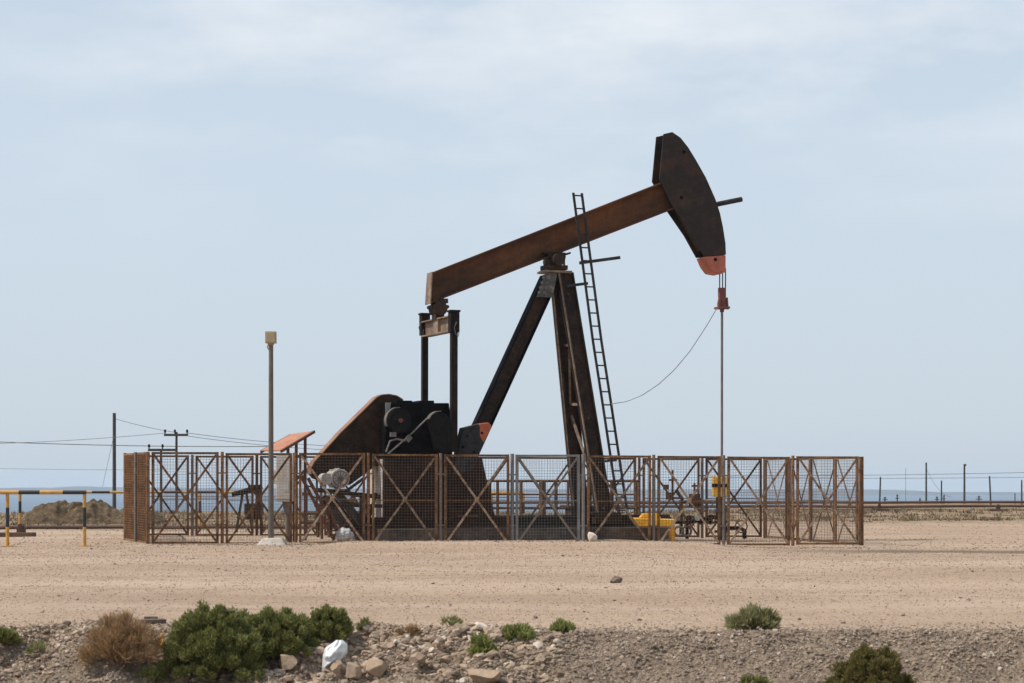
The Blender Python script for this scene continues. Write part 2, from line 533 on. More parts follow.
def hills():
    n = 1640
    ys = np.linspace(6200, 8600, 26)
    xs = np.linspace(-8200, 8200, n)
    XX, YY = np.meshgrid(xs, ys)
    px = HX + XX * F / 7000                      # bearing of the ridge seen from the plateau
    row = np.interp(px, [-1500, -300, 0, 20, 40, 58, 72, 86, 100, 112, 130, 200, 320, 450, 560, 640, 720, 800, 860, 905, 925, 934, 946, 956, 970, 1010, 1020, 1045, 1100, 1300, 2500],
                    [488.5, 488, 487.8, 487.5, 488.4, 487.4, 486.2, 487, 488, 487, 487.6, 488, 488.4, 488.8, 489.3, 489.5, 489.2, 489.4, 489.2, 489.8, 491.2, 493, 495, 493.4, 492.4, 492.2, 493.6, 494.6, 493, 494, 492])
    top = CZ - (row - HY) * 7000 / F - SEA
    prof_y = sstep(6250, 6950, YY) * sstep(8600, 7300, YY)
    H = np.maximum(top + .8 * wav(XX, YY, 420, 1) + .5 * wav(XX, YY, 150, 2), 0) * prof_y
    V = np.stack([XX, YY, SEA - 1 + H], -1).reshape(-1, 3)
    ii = np.arange(n * 26).reshape(26, n)
    q = np.stack([ii[:-1, :-1], ii[:-1, 1:], ii[1:, 1:], ii[1:, :-1]], -1).reshape(-1, 4)
    return np_mesh('hills', V, q, weathered('hill_soil', (.050, .052, .055), (.085, .080, .075), None, .004, (1, 1, 1), .95), 'structure', True)


hills()

# ------------------------------------------------------------------ rocks
def ico(sub):
    import bmesh
    bm = bmesh.new()
    bmesh.ops.create_icosphere(bm, subdivisions=sub, radius=1)
    V = np.array([v.co[:] for v in bm.verts])
    Fa = np.array([[v.index for v in f.verts] for f in bm.faces])
    bm.free()
    return V, Fa


ICO0, ICO1, ICO3 = ico(1), ico(2), ico(4)


def rock_shape(base, rg, rough=.28, planes=9, lo=.5, hi=.92):
    V = base[0].copy()
    # chop by random planes so the stones are angular
    for _ in range(planes):
        d = rg.normal(size=3)
        d /= np.linalg.norm(d)
        lim = rg.uniform(lo, hi)
        s = V @ d
        V = V - np.outer(np.clip(s - lim, 0, None), d)
    V = V * (1 + rough * .35 * rg.normal(size=(len(V), 1)))
    return V


def scatter(name, mat, pts, sizes, base, seed, kind='stuff', flat=.7, sink=.3):
    rg = np.random.default_rng(seed)
    shapes = [rock_shape(base, rg) for _ in range(24)]
    nv = len(base[0])
    n = len(pts)
    V = np.empty((n, nv, 3), np.float32)
    for i in range(n):
        s = shapes[rg.integers(24)]
        a = rg.uniform(0, 6.28)
        sc = sizes[i] * np.array([rg.uniform(.75, 1.3), rg.uniform(.75, 1.2), flat * rg.uniform(.7, 1.2)])
        p = s * sc
        tx = rg.normal() * .3
        c, q = math.cos(a), math.sin(a)
        x = p[:, 0] * c - p[:, 1] * q
        y = p[:, 0] * q + p[:, 1] * c
        z = p[:, 2] + tx * p[:, 0]
        V[i, :, 0] = x + pts[i][0]
        V[i, :, 1] = y + pts[i][1]
        V[i, :, 2] = z + pts[i][2] + sizes[i] * flat * (1 - 2 * sink) * .6
    Fc = (base[1][None] + (np.arange(n) * nv)[:, None, None]).reshape(-1, 3)
    o = np_mesh(name, V.reshape(-1, 3), Fc, mat)
    if kind:
        o['kind'] = kind
    return o


def on_ground(xs, ys):
    return np.stack([xs, ys, height(xs, ys)], -1)


rg = np.random.default_rng(11)
def bank_scatter(name, mat, x0, x1, n, lo, hi, al, off, seed):
    """stones of two mesh resolutions joined into one heap"""
    xs = rg.uniform(x0, x1, n)
    ys = edge_y(xs) + off - np.abs(rg.normal(0, .75, n))
    sz = np.clip(lo * (1 - rg.random(n)) ** -al, lo, hi)
    k = (ys > 18.3) & (ys < edge_y(xs) + off)
    sz = np.where(ys > edge_y(xs) - .05, np.minimum(sz, .035), sz)
    sz = np.where(xs < -3.5, np.minimum(sz, .018 + .5 * (sz - .018).clip(0)), sz)
    xs, ys, sz = xs[k], ys[k], sz[k]
    big = sz > .022
    a = scatter(name, mat, on_ground(xs[big], ys[big]), sz[big], ICO1, seed)
    b = scatter(name, mat, on_ground(xs[~big], ys[~big]), sz[~big], ICO0, seed + 1)
    return a, b


# coarse rubble on the left of the bank, finer gravel on the right, pebbles over the flat
bank_scatter('rubble', M['rubble'], -6.6, .5, 27000, .0095, .060, .50, .20, 3)
bank_scatter('gravel', M['gravel'], -.7, 7.2, 27000, .0080, .027, .36, .06, 43)
bank_scatter('gravel', M['gravel'], -6.6, -3.3, 9000, .0085, .026, .36, .0, 63)
n = 1700
xs = rg.uniform(-8.9, 9, n)
ys = 49.0 - np.abs(rg.normal(0, .55, n)) + .1 * xs * (xs > 0) * .9 + .7
scatter('fence_debris', M['pebble'], on_ground(xs, ys), rg.uniform(.010, .034, n), ICO0, 15)
n = 2600
xs = rg.uniform(-6.4, 6.4, n)
ys = edge_y(xs) + np.abs(rg.normal(0, .42, n))
scatter('crest_gravel', M['gravel'], on_ground(xs, ys), rg.uniform(.006, .018, n), ICO0, 16)
n = 3600
ys = 20.3 + 29 * rg.random(n) ** 1.1
xs = rg.uniform(-1, 1, n) * (.275 * ys + .4)
keep = (wav(xs, ys, 3.0, 1) + .6 * rg.normal(size=n)) > .15
sz = np.clip(.007 * (1 - rg.random(n)) ** -.42, .007, .034) * (1 + (ys - 20) / 70)
xs, ys, sz = xs[keep], ys[keep], sz[keep]
n = 26000
y2 = 20.3 + 31 * rg.random(n) ** 1.0
x2 = rg.uniform(-1, 1, n) * (.275 * y2 + .4)
s2 = rg.uniform(.004, .011, n) * (1 + (y2 - 20) / 40)
scatter('pebbles', M['pebble'], np.concatenate([on_ground(xs, ys), on_ground(x2, y2)]), np.concatenate([sz, s2]), ICO0, 5)


n = 5200
y3 = 49 + 30 * rg.random(n)
x3 = rg.uniform(-1, 1, n) * (.275 * y3 + .5)
k3 = ~((x3 > -6.5) & (x3 < 6.5) & (y3 < 58))
scatter('far_pebbles', M['pebble'], on_ground(x3[k3], y3[k3]), rg.uniform(.010, .030, k3.sum()), ICO0, 9)


def scrub():
    n = 2600
    rgs = np.random.default_rng(77)
    y = np.where(rgs.random(n) < .78, rgs.uniform(80, 112, n), rgs.uniform(66, 100, n))
    x = np.where(y < 80, rgs.uniform(-26, -3.5, n), rgs.uniform(-34, 42, n))
    keep = (wav(x, y, 7, 1) + .7 * rgs.normal(size=n) > -.1) & (y < far_edge(x) - 2)
    x, y = x[keep], y[keep]
    m = 14
    b = np.repeat(on_ground(x, y), m, 0)
    k = len(b)
    w = np.repeat(rgs.uniform(.10, .32, len(x)), m)
    h = np.repeat(rgs.uniform(.05, .17, len(x)), m)
    b[:, 0] += rgs.normal(size=k) * w
    b[:, 1] += rgs.normal(size=k) * w
    L = h * rgs.uniform(.5, 1.3, k)
    a = rgs.uniform(0, 6.28, k)
    side = np.stack([np.cos(a), np.sin(a), 0 * a], 1) * .03
    tip = b + np.stack([rgs.normal(size=k) * L * .5, rgs.normal(size=k) * L * .5, L], 1)
    V = np.stack([b - side, b + side, tip + side * .3, tip - side * .3], 1).reshape(-1, 3)
    np_mesh('dry_scrub', V, np.arange(k * 4).reshape(k, 4), leaf_mat('dry_scrub', [(.2, (.10, .072, .038)), (.5, (.17, .125, .066)), (.8, (.25, .19, .11))], .2), 'stuff')


scrub()


def stone(px, py, Yd, w, h, mat, seed, label, name='stone', cat='stone', group=None, d=None):
    rgs = np.random.default_rng(seed)
    V = rock_shape(ICO3, rgs, .012, 22, .42, .80)
    V[:, 2] *= 1.0
    V /= np.abs(V).max(0)
    V = V * np.array([w / 2, (d or w * .8) / 2, h * .62])
    p = at(px, py, Yd)
    gz = float(height(p.x, p.y))
    me_o = np_mesh(name, V, ICO3[1], mat, None, False)
    me_o.location = (p.x, p.y, gz + h * .38)
    me_o.rotation_euler = (rgs.normal() * .1, rgs.normal() * .12, rgs.uniform(-.5, .5))
    return tag(me_o, label, cat, group)


B = 'boulders lying on the near bank'
def bank_y(px, py):                               # distance at which the sight line through a pixel meets the ground
    for Yd in np.arange(18.0, 60, .02):
        p = at(px, py, Yd)
        if p.z <= float(height(p.x, p.y)):
            return float(Yd)
    return 20.0


def bstone(px, py, wpx, hpx, mat, seed, label, name='boulder', cat='boulder', group=B):
    Yd = bank_y(px, py)
    return stone(px, py, Yd + .05, wpx * Yd / F, hpx * Yd / F, mat, seed, label, name, cat, group)


bstone(288, 672, 24, 17, M['boulder'], 1, 'rounded tan boulder below the big green shrub, left of the white bag')
bstone(337, 681, 14, 18, M['boulder'], 2, 'squarish tan boulder directly under the white plastic bag')
bstone(353, 682, 19, 16, M['boulder'], 3, 'brown boulder just right of the squarish one below the white bag')
bstone(376, 681, 24, 19, M['boulder'], 5, 'largest of the tan boulders right of the white bag')
bstone(417, 665, 18, 13, M['boulder'], 6, 'tan boulder midway between the white bag and the small green tuft')
bstone(486, 686, 40, 14, M['boulder'], 8, 'broad flat tan slab at the bottom edge below the bright green tuft')
bstone(208, 684, 18, 14, M['boulder'], 9, 'tan boulder at the foot of the big green shrub, nearest its left side')
bstone(67, 628, 9, 6, M['darkstone'], 10, 'dark brown stone on the crest left of the dry brown shrub', 'stone', 'stone', None)
bstone(616, 583, 13, 7, M['darkstone'], 11, 'lone dark brown stone in the middle of the bare sandy ground', 'stone', 'stone', None)
stone(593, 542, 49.0, 11.5 * 49 / F, 10 * 49 / F, M['palestone'], 12, 'pale rounded stone at the foot of the fence beside the grey panel')
bstone(481, 632, 18, 9, M['palestone'], 13, 'whitish stone on the bank crest between two green tufts', 'stone', 'stone', None)


# ------------------------------------------------------------------ shrubs
def shrub(name, label, px0, px1, py0, py1, mat, nb, blade, seed, cat='shrub', group=None, up=.5, depth=.8, lumps=26, wid=.16, Yd=None, stems=True, sq=2.6, loose=.32):
    """crown of thin leaf blades on many small twig clumps, filling the given outline"""
    rgs = np.random.default_rng(seed)
    pc = (px0 + px1) / 2
    Yd = Yd or bank_y(pc, py1)
    c = at(pc, py1, Yd)
    gz = float(height(c.x, c.y))
    W = (px1 - px0) * Yd / F
    H = (py1 - py0) * Yd / F
    root = thing(name, label, cat, (c.x, c.y, gz), 0, group)
    base_z = c.z - gz
    # clump centres
    cl = []
    while len(cl) < lumps:
        a = rgs.uniform(0, 2 * math.pi)
        r = rgs.random() ** .5
        x, y = r * math.cos(a), r * math.sin(a)
        wob = 1 + .16 * math.sin(3 * a + seed) + .10 * math.sin(7 * a + 2 * seed)
        top = (max(0, 1 - r ** sq)) ** .5 * (.86 + .22 * mn.noise(Vector((x * 2.2 + seed, y * 2.2, 0)))) 
        z = top * (1 - .92 * rgs.random() ** 1.5)
        cl.append((x * W * .455 * wob, y * W * .455 * depth * wob, z * H * .88, rgs.uniform(.6, 1.35)))
    cl = np.array(cl)
    k = rgs.integers(0, lumps, nb)
    crad = (W * H * W * depth / lumps) ** (1 / 3) * .40
    d = rgs.normal(size=(nb, 3))
    d /= np.linalg.norm(d, axis=1)[:, None]
    rad = rgs.random(nb) ** .6 * crad * cl[k, 3]
    pos = cl[k, :3] + d * rad[:, None] * np.array([1, 1, 1.15])
    pos[:, 2] = np.abs(pos[:, 2]) * .985 + .01
    out = pos + np.array([0, 0, .10 * H])
    out /= np.linalg.norm(out, axis=1)[:, None] + 1e-6
    dirn = .35 * d + .75 * out + rgs.normal(size=(nb, 3)) * loose + np.array([0, 0, up])
    dirn /= np.linalg.norm(dirn, axis=1)[:, None]
    side = np.cross(dirn, rgs.normal(size=(nb, 3)))
    side /= np.linalg.norm(side, axis=1)[:, None] + 1e-6
    L = blade * rgs.uniform(.5, 1.7, nb)[:, None]
    w = L * wid
    tip = pos + dirn * L
    mid = pos + dirn * L * .5
    bend = np.cross(dirn, side) * L * .12
    V = np.stack([pos, mid + side * w + bend, tip, mid - side * w + bend], 1)
    V[:, :, 2] += base_z
    q = np.arange(nb * 4).reshape(nb, 4)
    f = np_mesh('foliage', V.reshape(-1, 3), q, mat)
    f.parent = root
    if stems:
        mb = MB()
        for i in range(min(lumps, 22)):
            e = Vector(cl[i, :3]) + Vector((0, 0, base_z))
            s = Vector((e.x * .12, e.y * .12, min(base_z, 0) - .03))
            m2 = s.lerp(e, .5) + Vector((0, 0, H * .06))
            mb.tube([s, m2, e], [.008 * (W + .4), .006 * (W + .4), .002], 5, cap=False)
        st = mb.build('stem', M['stem'], root, True)
    return root


G = 'small green tufts along the bank crest'
shrub('dry_shrub', 'dry brown twiggy shrub on the gravel bank at the left', 83, 158, 613, 664, M['leaf_dry'], 12500, .085, 21, up=.45, lumps=90, wid=.022, sq=3.2, loose=.5)
shrub('green_shrub', 'largest dark green bushy shrub at lower left of the bank', 164, 266, 596, 677, M['leaf_green'], 100000, .030, 22, lumps=330, wid=.12, up=.45, depth=.9, sq=4.2, loose=.55, group='dense green shrubs on the bank')
shrub('green_shrub', 'middle green shrub joining the largest shrub on its right side', 232, 320, 602, 656, M['leaf_green'], 60000, .030, 23, lumps=210, wid=.12, up=.45, sq=3.6, loose=.55, group='dense green shrubs on the bank')
shrub('green_shrub', 'small round green shrub at the right end of the dense shrub row', 304, 353, 602, 639, M['leaf_green'], 28000, .031, 24, lumps=100, wid=.12, up=.55, sq=3.0, loose=.5, group='dense green shrubs on the bank')
shrub('olive_shrub', 'round olive brown shrub at the bottom right of the bank', 828, 915, 635, 704, M['leaf_olive'], 70000, .030, 25, lumps=330, wid=.13, up=.3, sq=2.4, loose=.55)
shrub('spiky_shrub', 'low spreading grey green shrub on the crest at right', 730, 781, 610, 630, M['leaf_grey'], 4600, .06, 26, lumps=30, wid=.075)
shrub('grass_tuft', 'dark green tuft cut by the left edge of the picture', -12, 15, 630, 644, M['leaf_green'], 1600, .05, 27, 'tuft', G, lumps=12)
shrub('grass_tuft', 'tiny grey green tuft on the crest, just above the whitish stone', 444, 458, 619, 627, M['leaf_grey'], 700, .05, 28, 'tuft', G, lumps=8, wid=.08)
shrub('grass_tuft', 'bright green tuft on the rubble below the whitish stone', 465, 494, 636, 655, M['leaf_light'], 3600, .040, 29, 'tuft', G, lumps=24, wid=.11)
shrub('grass_tuft', 'mounded green tuft on the crest right of the whitish stone', 502, 535, 625, 641, M['leaf_light'], 3600, .040, 30, 'tuft', G, lumps=24, wid=.11)
shrub('grass_tuft', 'low wide upright green tuft at the start of the fine gravel', 546, 577, 624, 632, M['leaf_light'], 2400, .040, 31, 'tuft', G, lumps=16, up=.9, wid=.10)
shrub('grass_tuft', 'dark green tuft at the bottom edge left of the olive shrub', 738, 768, 678, 694, M['leaf_green'], 1500, .05, 32, 'tuft', G, lumps=12)
shrub('grass_tuft', 'tiny green sprig just right of the dense shrub row', 358, 369, 620, 631, M['leaf_grey'], 350, .045, 33, 'tuft', G, lumps=6, wid=.1)
shrub('dry_tuft', 'small dry brown tuft among the rubble right of the dense shrubs', 402, 418, 628, 637, M['leaf_dry'], 700, .05, 34, 'tuft', None, lumps=8, wid=.07)
shrub('grass_tuft', 'green weed in the stones under the dry brown shrub', 134, 160, 668, 682, M['leaf_light'], 260, .04, 35, 'tuft', G, lumps=12, stems=False)
shrub('grass_tuft', 'faint grey green weed in the hollow left of the dry shrub', 26, 46, 644, 655, M['leaf_grey'], 350, .045, 36, 'tuft', G, lumps=6, wid=.1, stems=False)


# ------------------------------------------------------------------ litter on the bank
def crumpled(name, label, cat, px0, px1, py0, py1, mat, seed, poly, Yd, thick=.13):
    """thin crumpled sack: an inflated, creased outline with real depth"""
    import bmesh
    p0 = at((px0 + px1) / 2, py1, Yd)
    W, H = (px1 - px0) * Yd / F, (py1 - py0) * Yd / F
    n = 22
    V, q = [], []
    for side in (-1, 1):
        for j in range(n + 1):
            t = j / n
            lo = np.interp(t, *poly[0])
            hi = np.interp(t, *poly[1])
            for i in range(n + 1):
                s = i / n
                x = (lo + (hi - lo) * s - .5) * W
                puff = (math.sin(math.pi * s) * math.sin(math.pi * min(1, t * .96 + .02))) ** .6
                c = mn.noise(Vector((s * 3.2 + seed, t * 3.2, side))) * .8 + mn.noise(Vector((s * 7 + seed, t * 7, side * 3))) * .35
                V.append((x, side * thick * puff * (1 + c), t * H + .03 * H * c))
    m = (n + 1) * (n + 1)
    for sgn in (0, 1):
        for j in range(n):
            for i in range(n):
                a = sgn * m + j * (n + 1) + i
                f = (a, a + 1, a + n + 2, a + n + 1)
                q.append(f if sgn == 0 else f[::-1])
    o = np_mesh(name, V, q, mat, None, True)
    o.location = p0 + Vector((0, 0, .05 if thick > .1 else 0))
    return tag(o, label, cat)


Yb = bank_y(333, 668)
crumpled('plastic_bag', 'crumpled white plastic bag lying on the rubble below the green shrubs', 'bag', 322, 348, 645, 676, M['bag'], 3.1,
         (([0, .15, .5, .75, 1], [.0, .0, .03, .12, .55]), ([0, .15, .35, .6, .85, 1], [.30, .36, .78, .98, .98, .80])), Yb - .12)
Yb2 = bank_y(163, 651)
crumpled('yellow_scrap', 'crumpled scrap of yellow plastic between the dry shrub and the green shrub', 'litter', 159, 167, 633, 652, M['yellow'], 9.3,
         (([0, .4, 1], [0, .1, .2]), ([0, .4, 1], [1, .75, .6])), Yb2 + .02, .04)
Yb3 = bank_y(150, 624)
mb = MB()
p0, p1 = at(139, 622, Yb3), at(165, 621, Yb3 + .1)
mb.bar(p0, p1, .16, .05)
mb.box((p0 + (p1 - p0) * .4) + Vector((0, .09, .035)), (.14, .05, .03))
tag(mb.build('timber_scrap', M['darkstone'], None, False, .006), 'weathered plank lying on the crest behind the dry brown shrub', 'plank')


# ------------------------------------------------------------------ fences
FH, PW = 2.33, 1.665
def frame_mb():
    m = MB()
    for x in (.03, PW - .03):
        m.box((x, 0, FH / 2 + .01), (.062, .055, FH - .02))
    m.box((PW / 2, 0, FH - .03), (PW - .124, .05, .055))
    m.box((PW / 2, 0, .05), (PW - .124, .05, .05))
    m.box((PW / 2, .0, FH * .5 - .02), (PW - .124, .012, .022))
    return m


def brace_mb():
    m = MB()
    m.bar((.06, -.045, .09), (PW - .06, -.045, FH - .07), .012, .056, (0, 0, 1))
    m.bar((.06, -.062, FH - .07), (PW - .06, -.062, .09), .012, .056, (0, 0, 1))
    m.box((PW / 2, -.053, FH / 2 + .01), (.11, .006, .11))
    return m


def wire_mb(nxw=22, nzw=30, t=.0050):
    m = MB()
    for i in range(1, nxw):
        x = PW * i / nxw
        m.box((x, .020, FH / 2), (t, t, FH - .09))
    for j in range(1, nzw):
        z = .06 + (FH - .1) * j / nzw
        m.box((PW / 2, .020 + t + .001, z), (PW - .1, t, t))
    return m


FR = {}
for key, fm, bmn, wm in (('rust', 'rust', 'rust_brace', 'wire'), ('dark', 'rust_dark', 'rust_dark', 'wire'), ('galv', 'galv', 'galv', 'galvwire')):
    FR[key] = (frame_mb(), brace_mb(), wire_mb(), M[fm], M[bmn], M[wm])
FR['galv'] = FR['galv'][:4] + (M['postgrey'],) + FR['galv'][5:]
FR['dense'] = (FR['rust'][0], FR['rust'][1], wire_mb(40, 36, .0075), M['rust'], M['rust_brace'], M['rust'])
_cache = {}


def panel(kind, parent, x, label=None, tilt=0.0, hinge=0.0):
    fb, bb, wb, fm, bm_, wm = FR[kind]
    if kind not in _cache:
        p = fb.build('fence_panel', fm, parent)
        b = bb.build('cross_brace', bm_, p)
        w = wb.build('wire_mesh', wm, p)
        _cache[kind] = (p, b, w)
    else:
        sp, sb, sw = _cache[kind]
        p = sp.copy(); b = sb.copy(); w = sw.copy()
        for q in (p, b, w):
            C.objects.link(q)
        p.parent = parent
        b.parent = p
        w.parent = p
    p.location = (x, 0, 0)
    p.rotation_euler = (0, tilt, hinge)
    if label:
        p['label'] = label
    elif 'label' in p:
        del p['label']
    return p


def fence(label, pts, kinds, post_kinds):
    """one run of hinged panels between the given post positions (x, y, z)"""
    P = [Vector(p) for p in pts]
    d = P[-1] - P[0]
    root = thing('mesh_fence', label, 'fence', P[0], math.atan2(d.y, d.x))
    inv = Matrix.Rotation(-root.rotation_euler.z, 4, 'Z')
    L = [inv @ (p - P[0]) for p in P]
    rr = random.Random(len(label))
    for i, k in enumerate(kinds):
        a, b = L[i], L[i + 1]
        e = b - a
        ln = math.hypot(e.x, e.y)
        sc = min(1.0, (ln - .10) / PW)
        gap = (ln - PW * sc) / 2
        p = panel(k, root, 0, 'clean grey galvanised panel' if k == 'galv' else None)
        u = Vector((e.x, e.y, 0)).normalized()
        p.location = a + u * gap + Vector((0, 0, e.z * .5 + rr.uniform(-.008, .012)))
        p.rotation_euler = (0, rr.uniform(-.004, .004), math.atan2(e.y, e.x) + rr.uniform(-.03, .03))
        p.scale = (sc, 1, 1)
    n = len(P)
    for i in range(n):
        k = post_kinds[i % len(post_kinds)]
        m = MB()
        if i in (0, n - 1):
            m.box((0, .01, FH / 2 - .03), (.075, .075, FH + .07))
        else:
            m.tube([(0, .03, -.12), (0, .03, FH + .02)], .042 if k != 'galv' else .05, 10)
            m.box((0, .0, FH * .78), (.2, .02, .035))
            m.box((0, .0, FH * .22), (.2, .02, .035))
        po = m.build('fence_post', M[{'rust': 'rust', 'dark': 'rust_dark', 'galv': 'galv', 'grey': 'postgrey'}[k]], root, True)
        po.location = L[i]
        po.rotation_euler = (0, 0, math.atan2((L[min(i + 1, n - 1)] - L[max(i - 1, 0)]).y, (L[min(i + 1, n - 1)] - L[max(i - 1, 0)]).x))
    return root


def run(A, B_, n):
    A, B_ = Vector(A), Vector(B_)
    return [A.lerp(B_, i / n) for i in range(n + 1)]


FL, FRt = (-9.12, 49.9, -.03), (9.14, 52.0, -.12)
RL, RR = (-11.05, 57.2, 0), (7.4, 58.2, -.08)
LM = (-10.32, 53.25, -.02)
fence('long rusty mesh fence with crossed braces across the near side of the pump', run(FL, FRt, 10),
      ['dark', 'dark', 'rust', 'rust', 'rust', 'galv', 'rust', 'rust', 'rust', 'rust'],
      ['rust', 'rust', 'rust', 'rust', 'grey', 'galv', 'galv', 'grey', 'grey', 'rust', 'rust'])
fence('rusty mesh fence along the far side of the enclosure, seen through the near fence', run(RL, RR, 10), ['dark'] * 10, ['dark', 'grey'])
fence('rusty mesh fence seen almost edge-on at the left end of the enclosure', run(FL, LM, 2) + run(LM, RL, 2)[1:], ['dense'] * 4, ['rust', 'grey', 'rust'])
fence('rusty mesh fence running back at the right end of the enclosure', run(FRt, RR, 4), ['rust', 'dark', 'dark', 'rust'], ['rust', 'dark'])

# ------------------------------------------------------------------ pumpjack
YAW = R(20)
O = Vector(((590 - HX) / F * 55.0, 55.0, 0))
ca, sa = math.cos(YAW), math.sin(YAW)


def PU(px, py, n=0.0):
    """point of the pump's own vertical plane at lateral offset n (towards the viewer) under a pixel; local coordinates"""
    k = (px - HX) / F
    Y = (n + O.x * sa - O.y * ca) / (k * sa - ca)
    x = k * Y
    s = (x - O.x) * ca + (Y - O.y) * sa
    return Vector((s, -n, CZ - (py - HY) * Y / F))


def PP(pts, n):
    return [(PU(px, py, n).x, PU(px, py, n).z) for px, py in pts]


pump = thing('pumpjack', 'large rusty brown oil well pumpjack with its horsehead raised to the right', 'oil pump', O, YAW)

# walking beam
tl, tr, br, bl = PU(430.5, 273), PU(671, 178.5), PU(676, 208), PU(428.5, 304)
wb_ = MB()
tf = .045
wb_.prism([(tl.x, tl.z - .02), (bl.x, bl.z + .02), (br.x, br.z + .02), (tr.x, tr.z - .02)], -.018, .018)
for a, b, sgn in ((tl, tr, -1), (bl, br, 1)):
    wb_.prism([(a.x, a.z), (b.x, b.z), (b.x, b.z + sgn * tf), (a.x, a.z + sgn * tf)], -.21, .21)
beam = wb_.build('walking_beam', M['beam'], pump)
ep = MB()
ep.prism([(tl.x - .03, tl.z + .01), (bl.x - .03, bl.z - .01), (bl.x, bl.z - .01), (tl.x, tl.z + .01)], -.225, .225)
ep.build('end_plate', M['tan'], beam)  # tan colour stands for sunlight on the beam's left end

# horsehead
hp = [(663.7, 134), (672.3, 132), (680.6, 137.7), (688, 147), (695.4, 159), (706, 177.7), (715.4, 199), (720, 213), (723, 227), (725.5, 243), (726, 254.6),
      (704, 256), (691.5, 233.5), (672.5, 206), (659.5, 179)]
HN = .265
h2 = PP(hp, HN)
hh = MB()
hh.prism(h2, -HN, -HN + .035)
hh.prism(h2, HN - .035, HN)
front = h2[1:11]
for a, b in zip(front[:-1], front[1:]):
    d = Vector((b[0] - a[0], 0, b[1] - a[1])).normalized()
    nn = Vector((-d.z, 0, d.x))
    if nn.x > 0:
        nn = -nn
    hh.prism([a, b, (b[0] + nn.x * .04, b[1] + nn.z * .04), (a[0] + nn.x * .04, a[1] + nn.z * .04)], -HN + .037, HN - .037)
inner = PP([(672, 141), (690, 165), (705, 195), (715, 240), (704, 250), (690, 226), (674, 196), (669, 176)], HN)
hh.prism(inner, -.17, .17)
head = hh.build('horsehead', M['head'], pump)
tp = MB()
tp.prism(PP([(726, 255), (726, 272), (721, 274), (713, 272.5), (708, 266), (704, 256.6)], HN), -HN - .004, HN + .004)
tip = tp.build('horsehead_tip', M['redtip'], head, False, .03)
hm = MB()
for (px, py) in ((684, 152), (681.5, 197.5), (715.5, 259.5)):
    c = PU(px, py, HN + .008)
    hm.tube([(c.x, c.y - .004, c.z), (c.x, c.y + .02, c.z)], .05, 12)
hm.build('bolt_hole', M['black'], head)
rb = MB()
rb.tube([PU(706, 206.5, -.3), PU(741.5, 199.3, -.3)], .075, 10)
rb.build('hanger_bar', M['steel'], head, True)

# bridle, carrier bar, polished rod
rodp = PU(722, 300)
cb = MB()
for px, n in ((719.7, .0), (722.6, -.0), (725.5, .0)):
    a, b = PU(px, 268, 0), PU(px, 293, 0)
    cb = MB().tube([(a.x, -n, a.z), (b.x, -n, b.z)], .017, 8)
    cb.build('bridle_cable', M['black2'], pump, True)
cbm = MB()
z0, z1, z2, z3, z4 = [PU(722, q).z for q in (288, 297, 304, 309, 311)]
cbm.tube([(rodp.x, 0, z0), (rodp.x, 0, z1)], .115, 12)
cbm.tube([(rodp.x, 0, z1), (rodp.x, 0, z2), (rodp.x, 0, z3)], [.105, .14, .125], 12)
cbm.box((rodp.x, 0, z3 + .03), (.31, .4, .06))
cbm.tube([(rodp.x, 0, z3), (rodp.x, 0, z4 - .03)], .06, 10)
for s in (-1, 1):
    cbm.tube([(rodp.x + s * .10, -.11, z1 - .02), (rodp.x + s * .125, -.12, z3 - .02)], .03, 8)
cbm.build('carrier_bar', M['reddark'], pump, True)
rm = MB()
rm.tube([(rodp.x, 0, z0 - .1), (rodp.x - .005, 0, 1.1)], .036, 10)
rm.build('polished_rod', M['rod'], pump, True)

# saddle bearing and post cap
sb = MB()
c0 = PU(554, 262)
sb.box((c0.x, 0, PU(554, 268).z), (.62, .5, .12))
sb.tube([(c0.x, -.42, c0.z + .03), (c0.x, .42, c0.z + .03)], .17, 14)
sb.box((c0.x, 0, PU(554, 256).z), (.52, .44, .16))
for s in (-1, 1):
    sb.box((c0.x + s * .33, 0, PU(554, 254).z), (.10, .6, .05), rot=Matrix.Rotation(-R(21), 3, 'Y'))
    sb.tube([(c0.x + s * .22, -.2, c0.z - .2), (c0.x + s * .22, -.2, c0.z + .05)], .03, 8)
sb.build('saddle_bearing', M['dark'], pump, True)
pc = MB()
a, b = PU(541, 270.8), PU(568, 270.8)
pc.box(((a.x + b.x) / 2, 0, a.z - .03), (b.x - a.x, .62, .06))
pc.build('post_cap', M['tan'], pump)
gp = MB()
gp.prism(PP([(545, 273.5), (557, 273.5), (553, 297.5), (536.5, 297)], .27), -.285, -.265)
for i in range(4):
    for j in range(2):
        c = PU(543.5 + 5.5 * j - 1.5 * i, 277.5 + 5 * i, .29)
        gp.tube([(c.x, c.y, c.z), (c.x, c.y + .02, c.z)], .038, 8, 1)
gus = gp.build('gusset_plate', [weathered('chipped_gusset', (.05, .046, .045), (.09, .075, .065), (.30, .25, .2), 4, (1, 1, 1), .6, fine=9), M['rim']], pump)


def section(mb, p0, p1, dep, wid, tf=.03, tw=.025, up=(0, 1, 0)):
    """I-section from p0 to p1: flanges face along the in-plane normal, web between"""
    p0, p1 = Vector(p0), Vector(p1)
    d = (p1 - p0).normalized()
    lat = Vector(up)
    nrm = d.cross(lat).normalized()               # in-plane normal
    lat = nrm.cross(d).normalized()
    for s in (-1, 1):
        o_ = nrm * s * (dep / 2 - tf / 2)
        mb.bar(p0 + o_, p1 + o_, wid, tf, nrm)
    mb.bar(p0, p1, tw, dep - 2 * tf, nrm)
    return mb


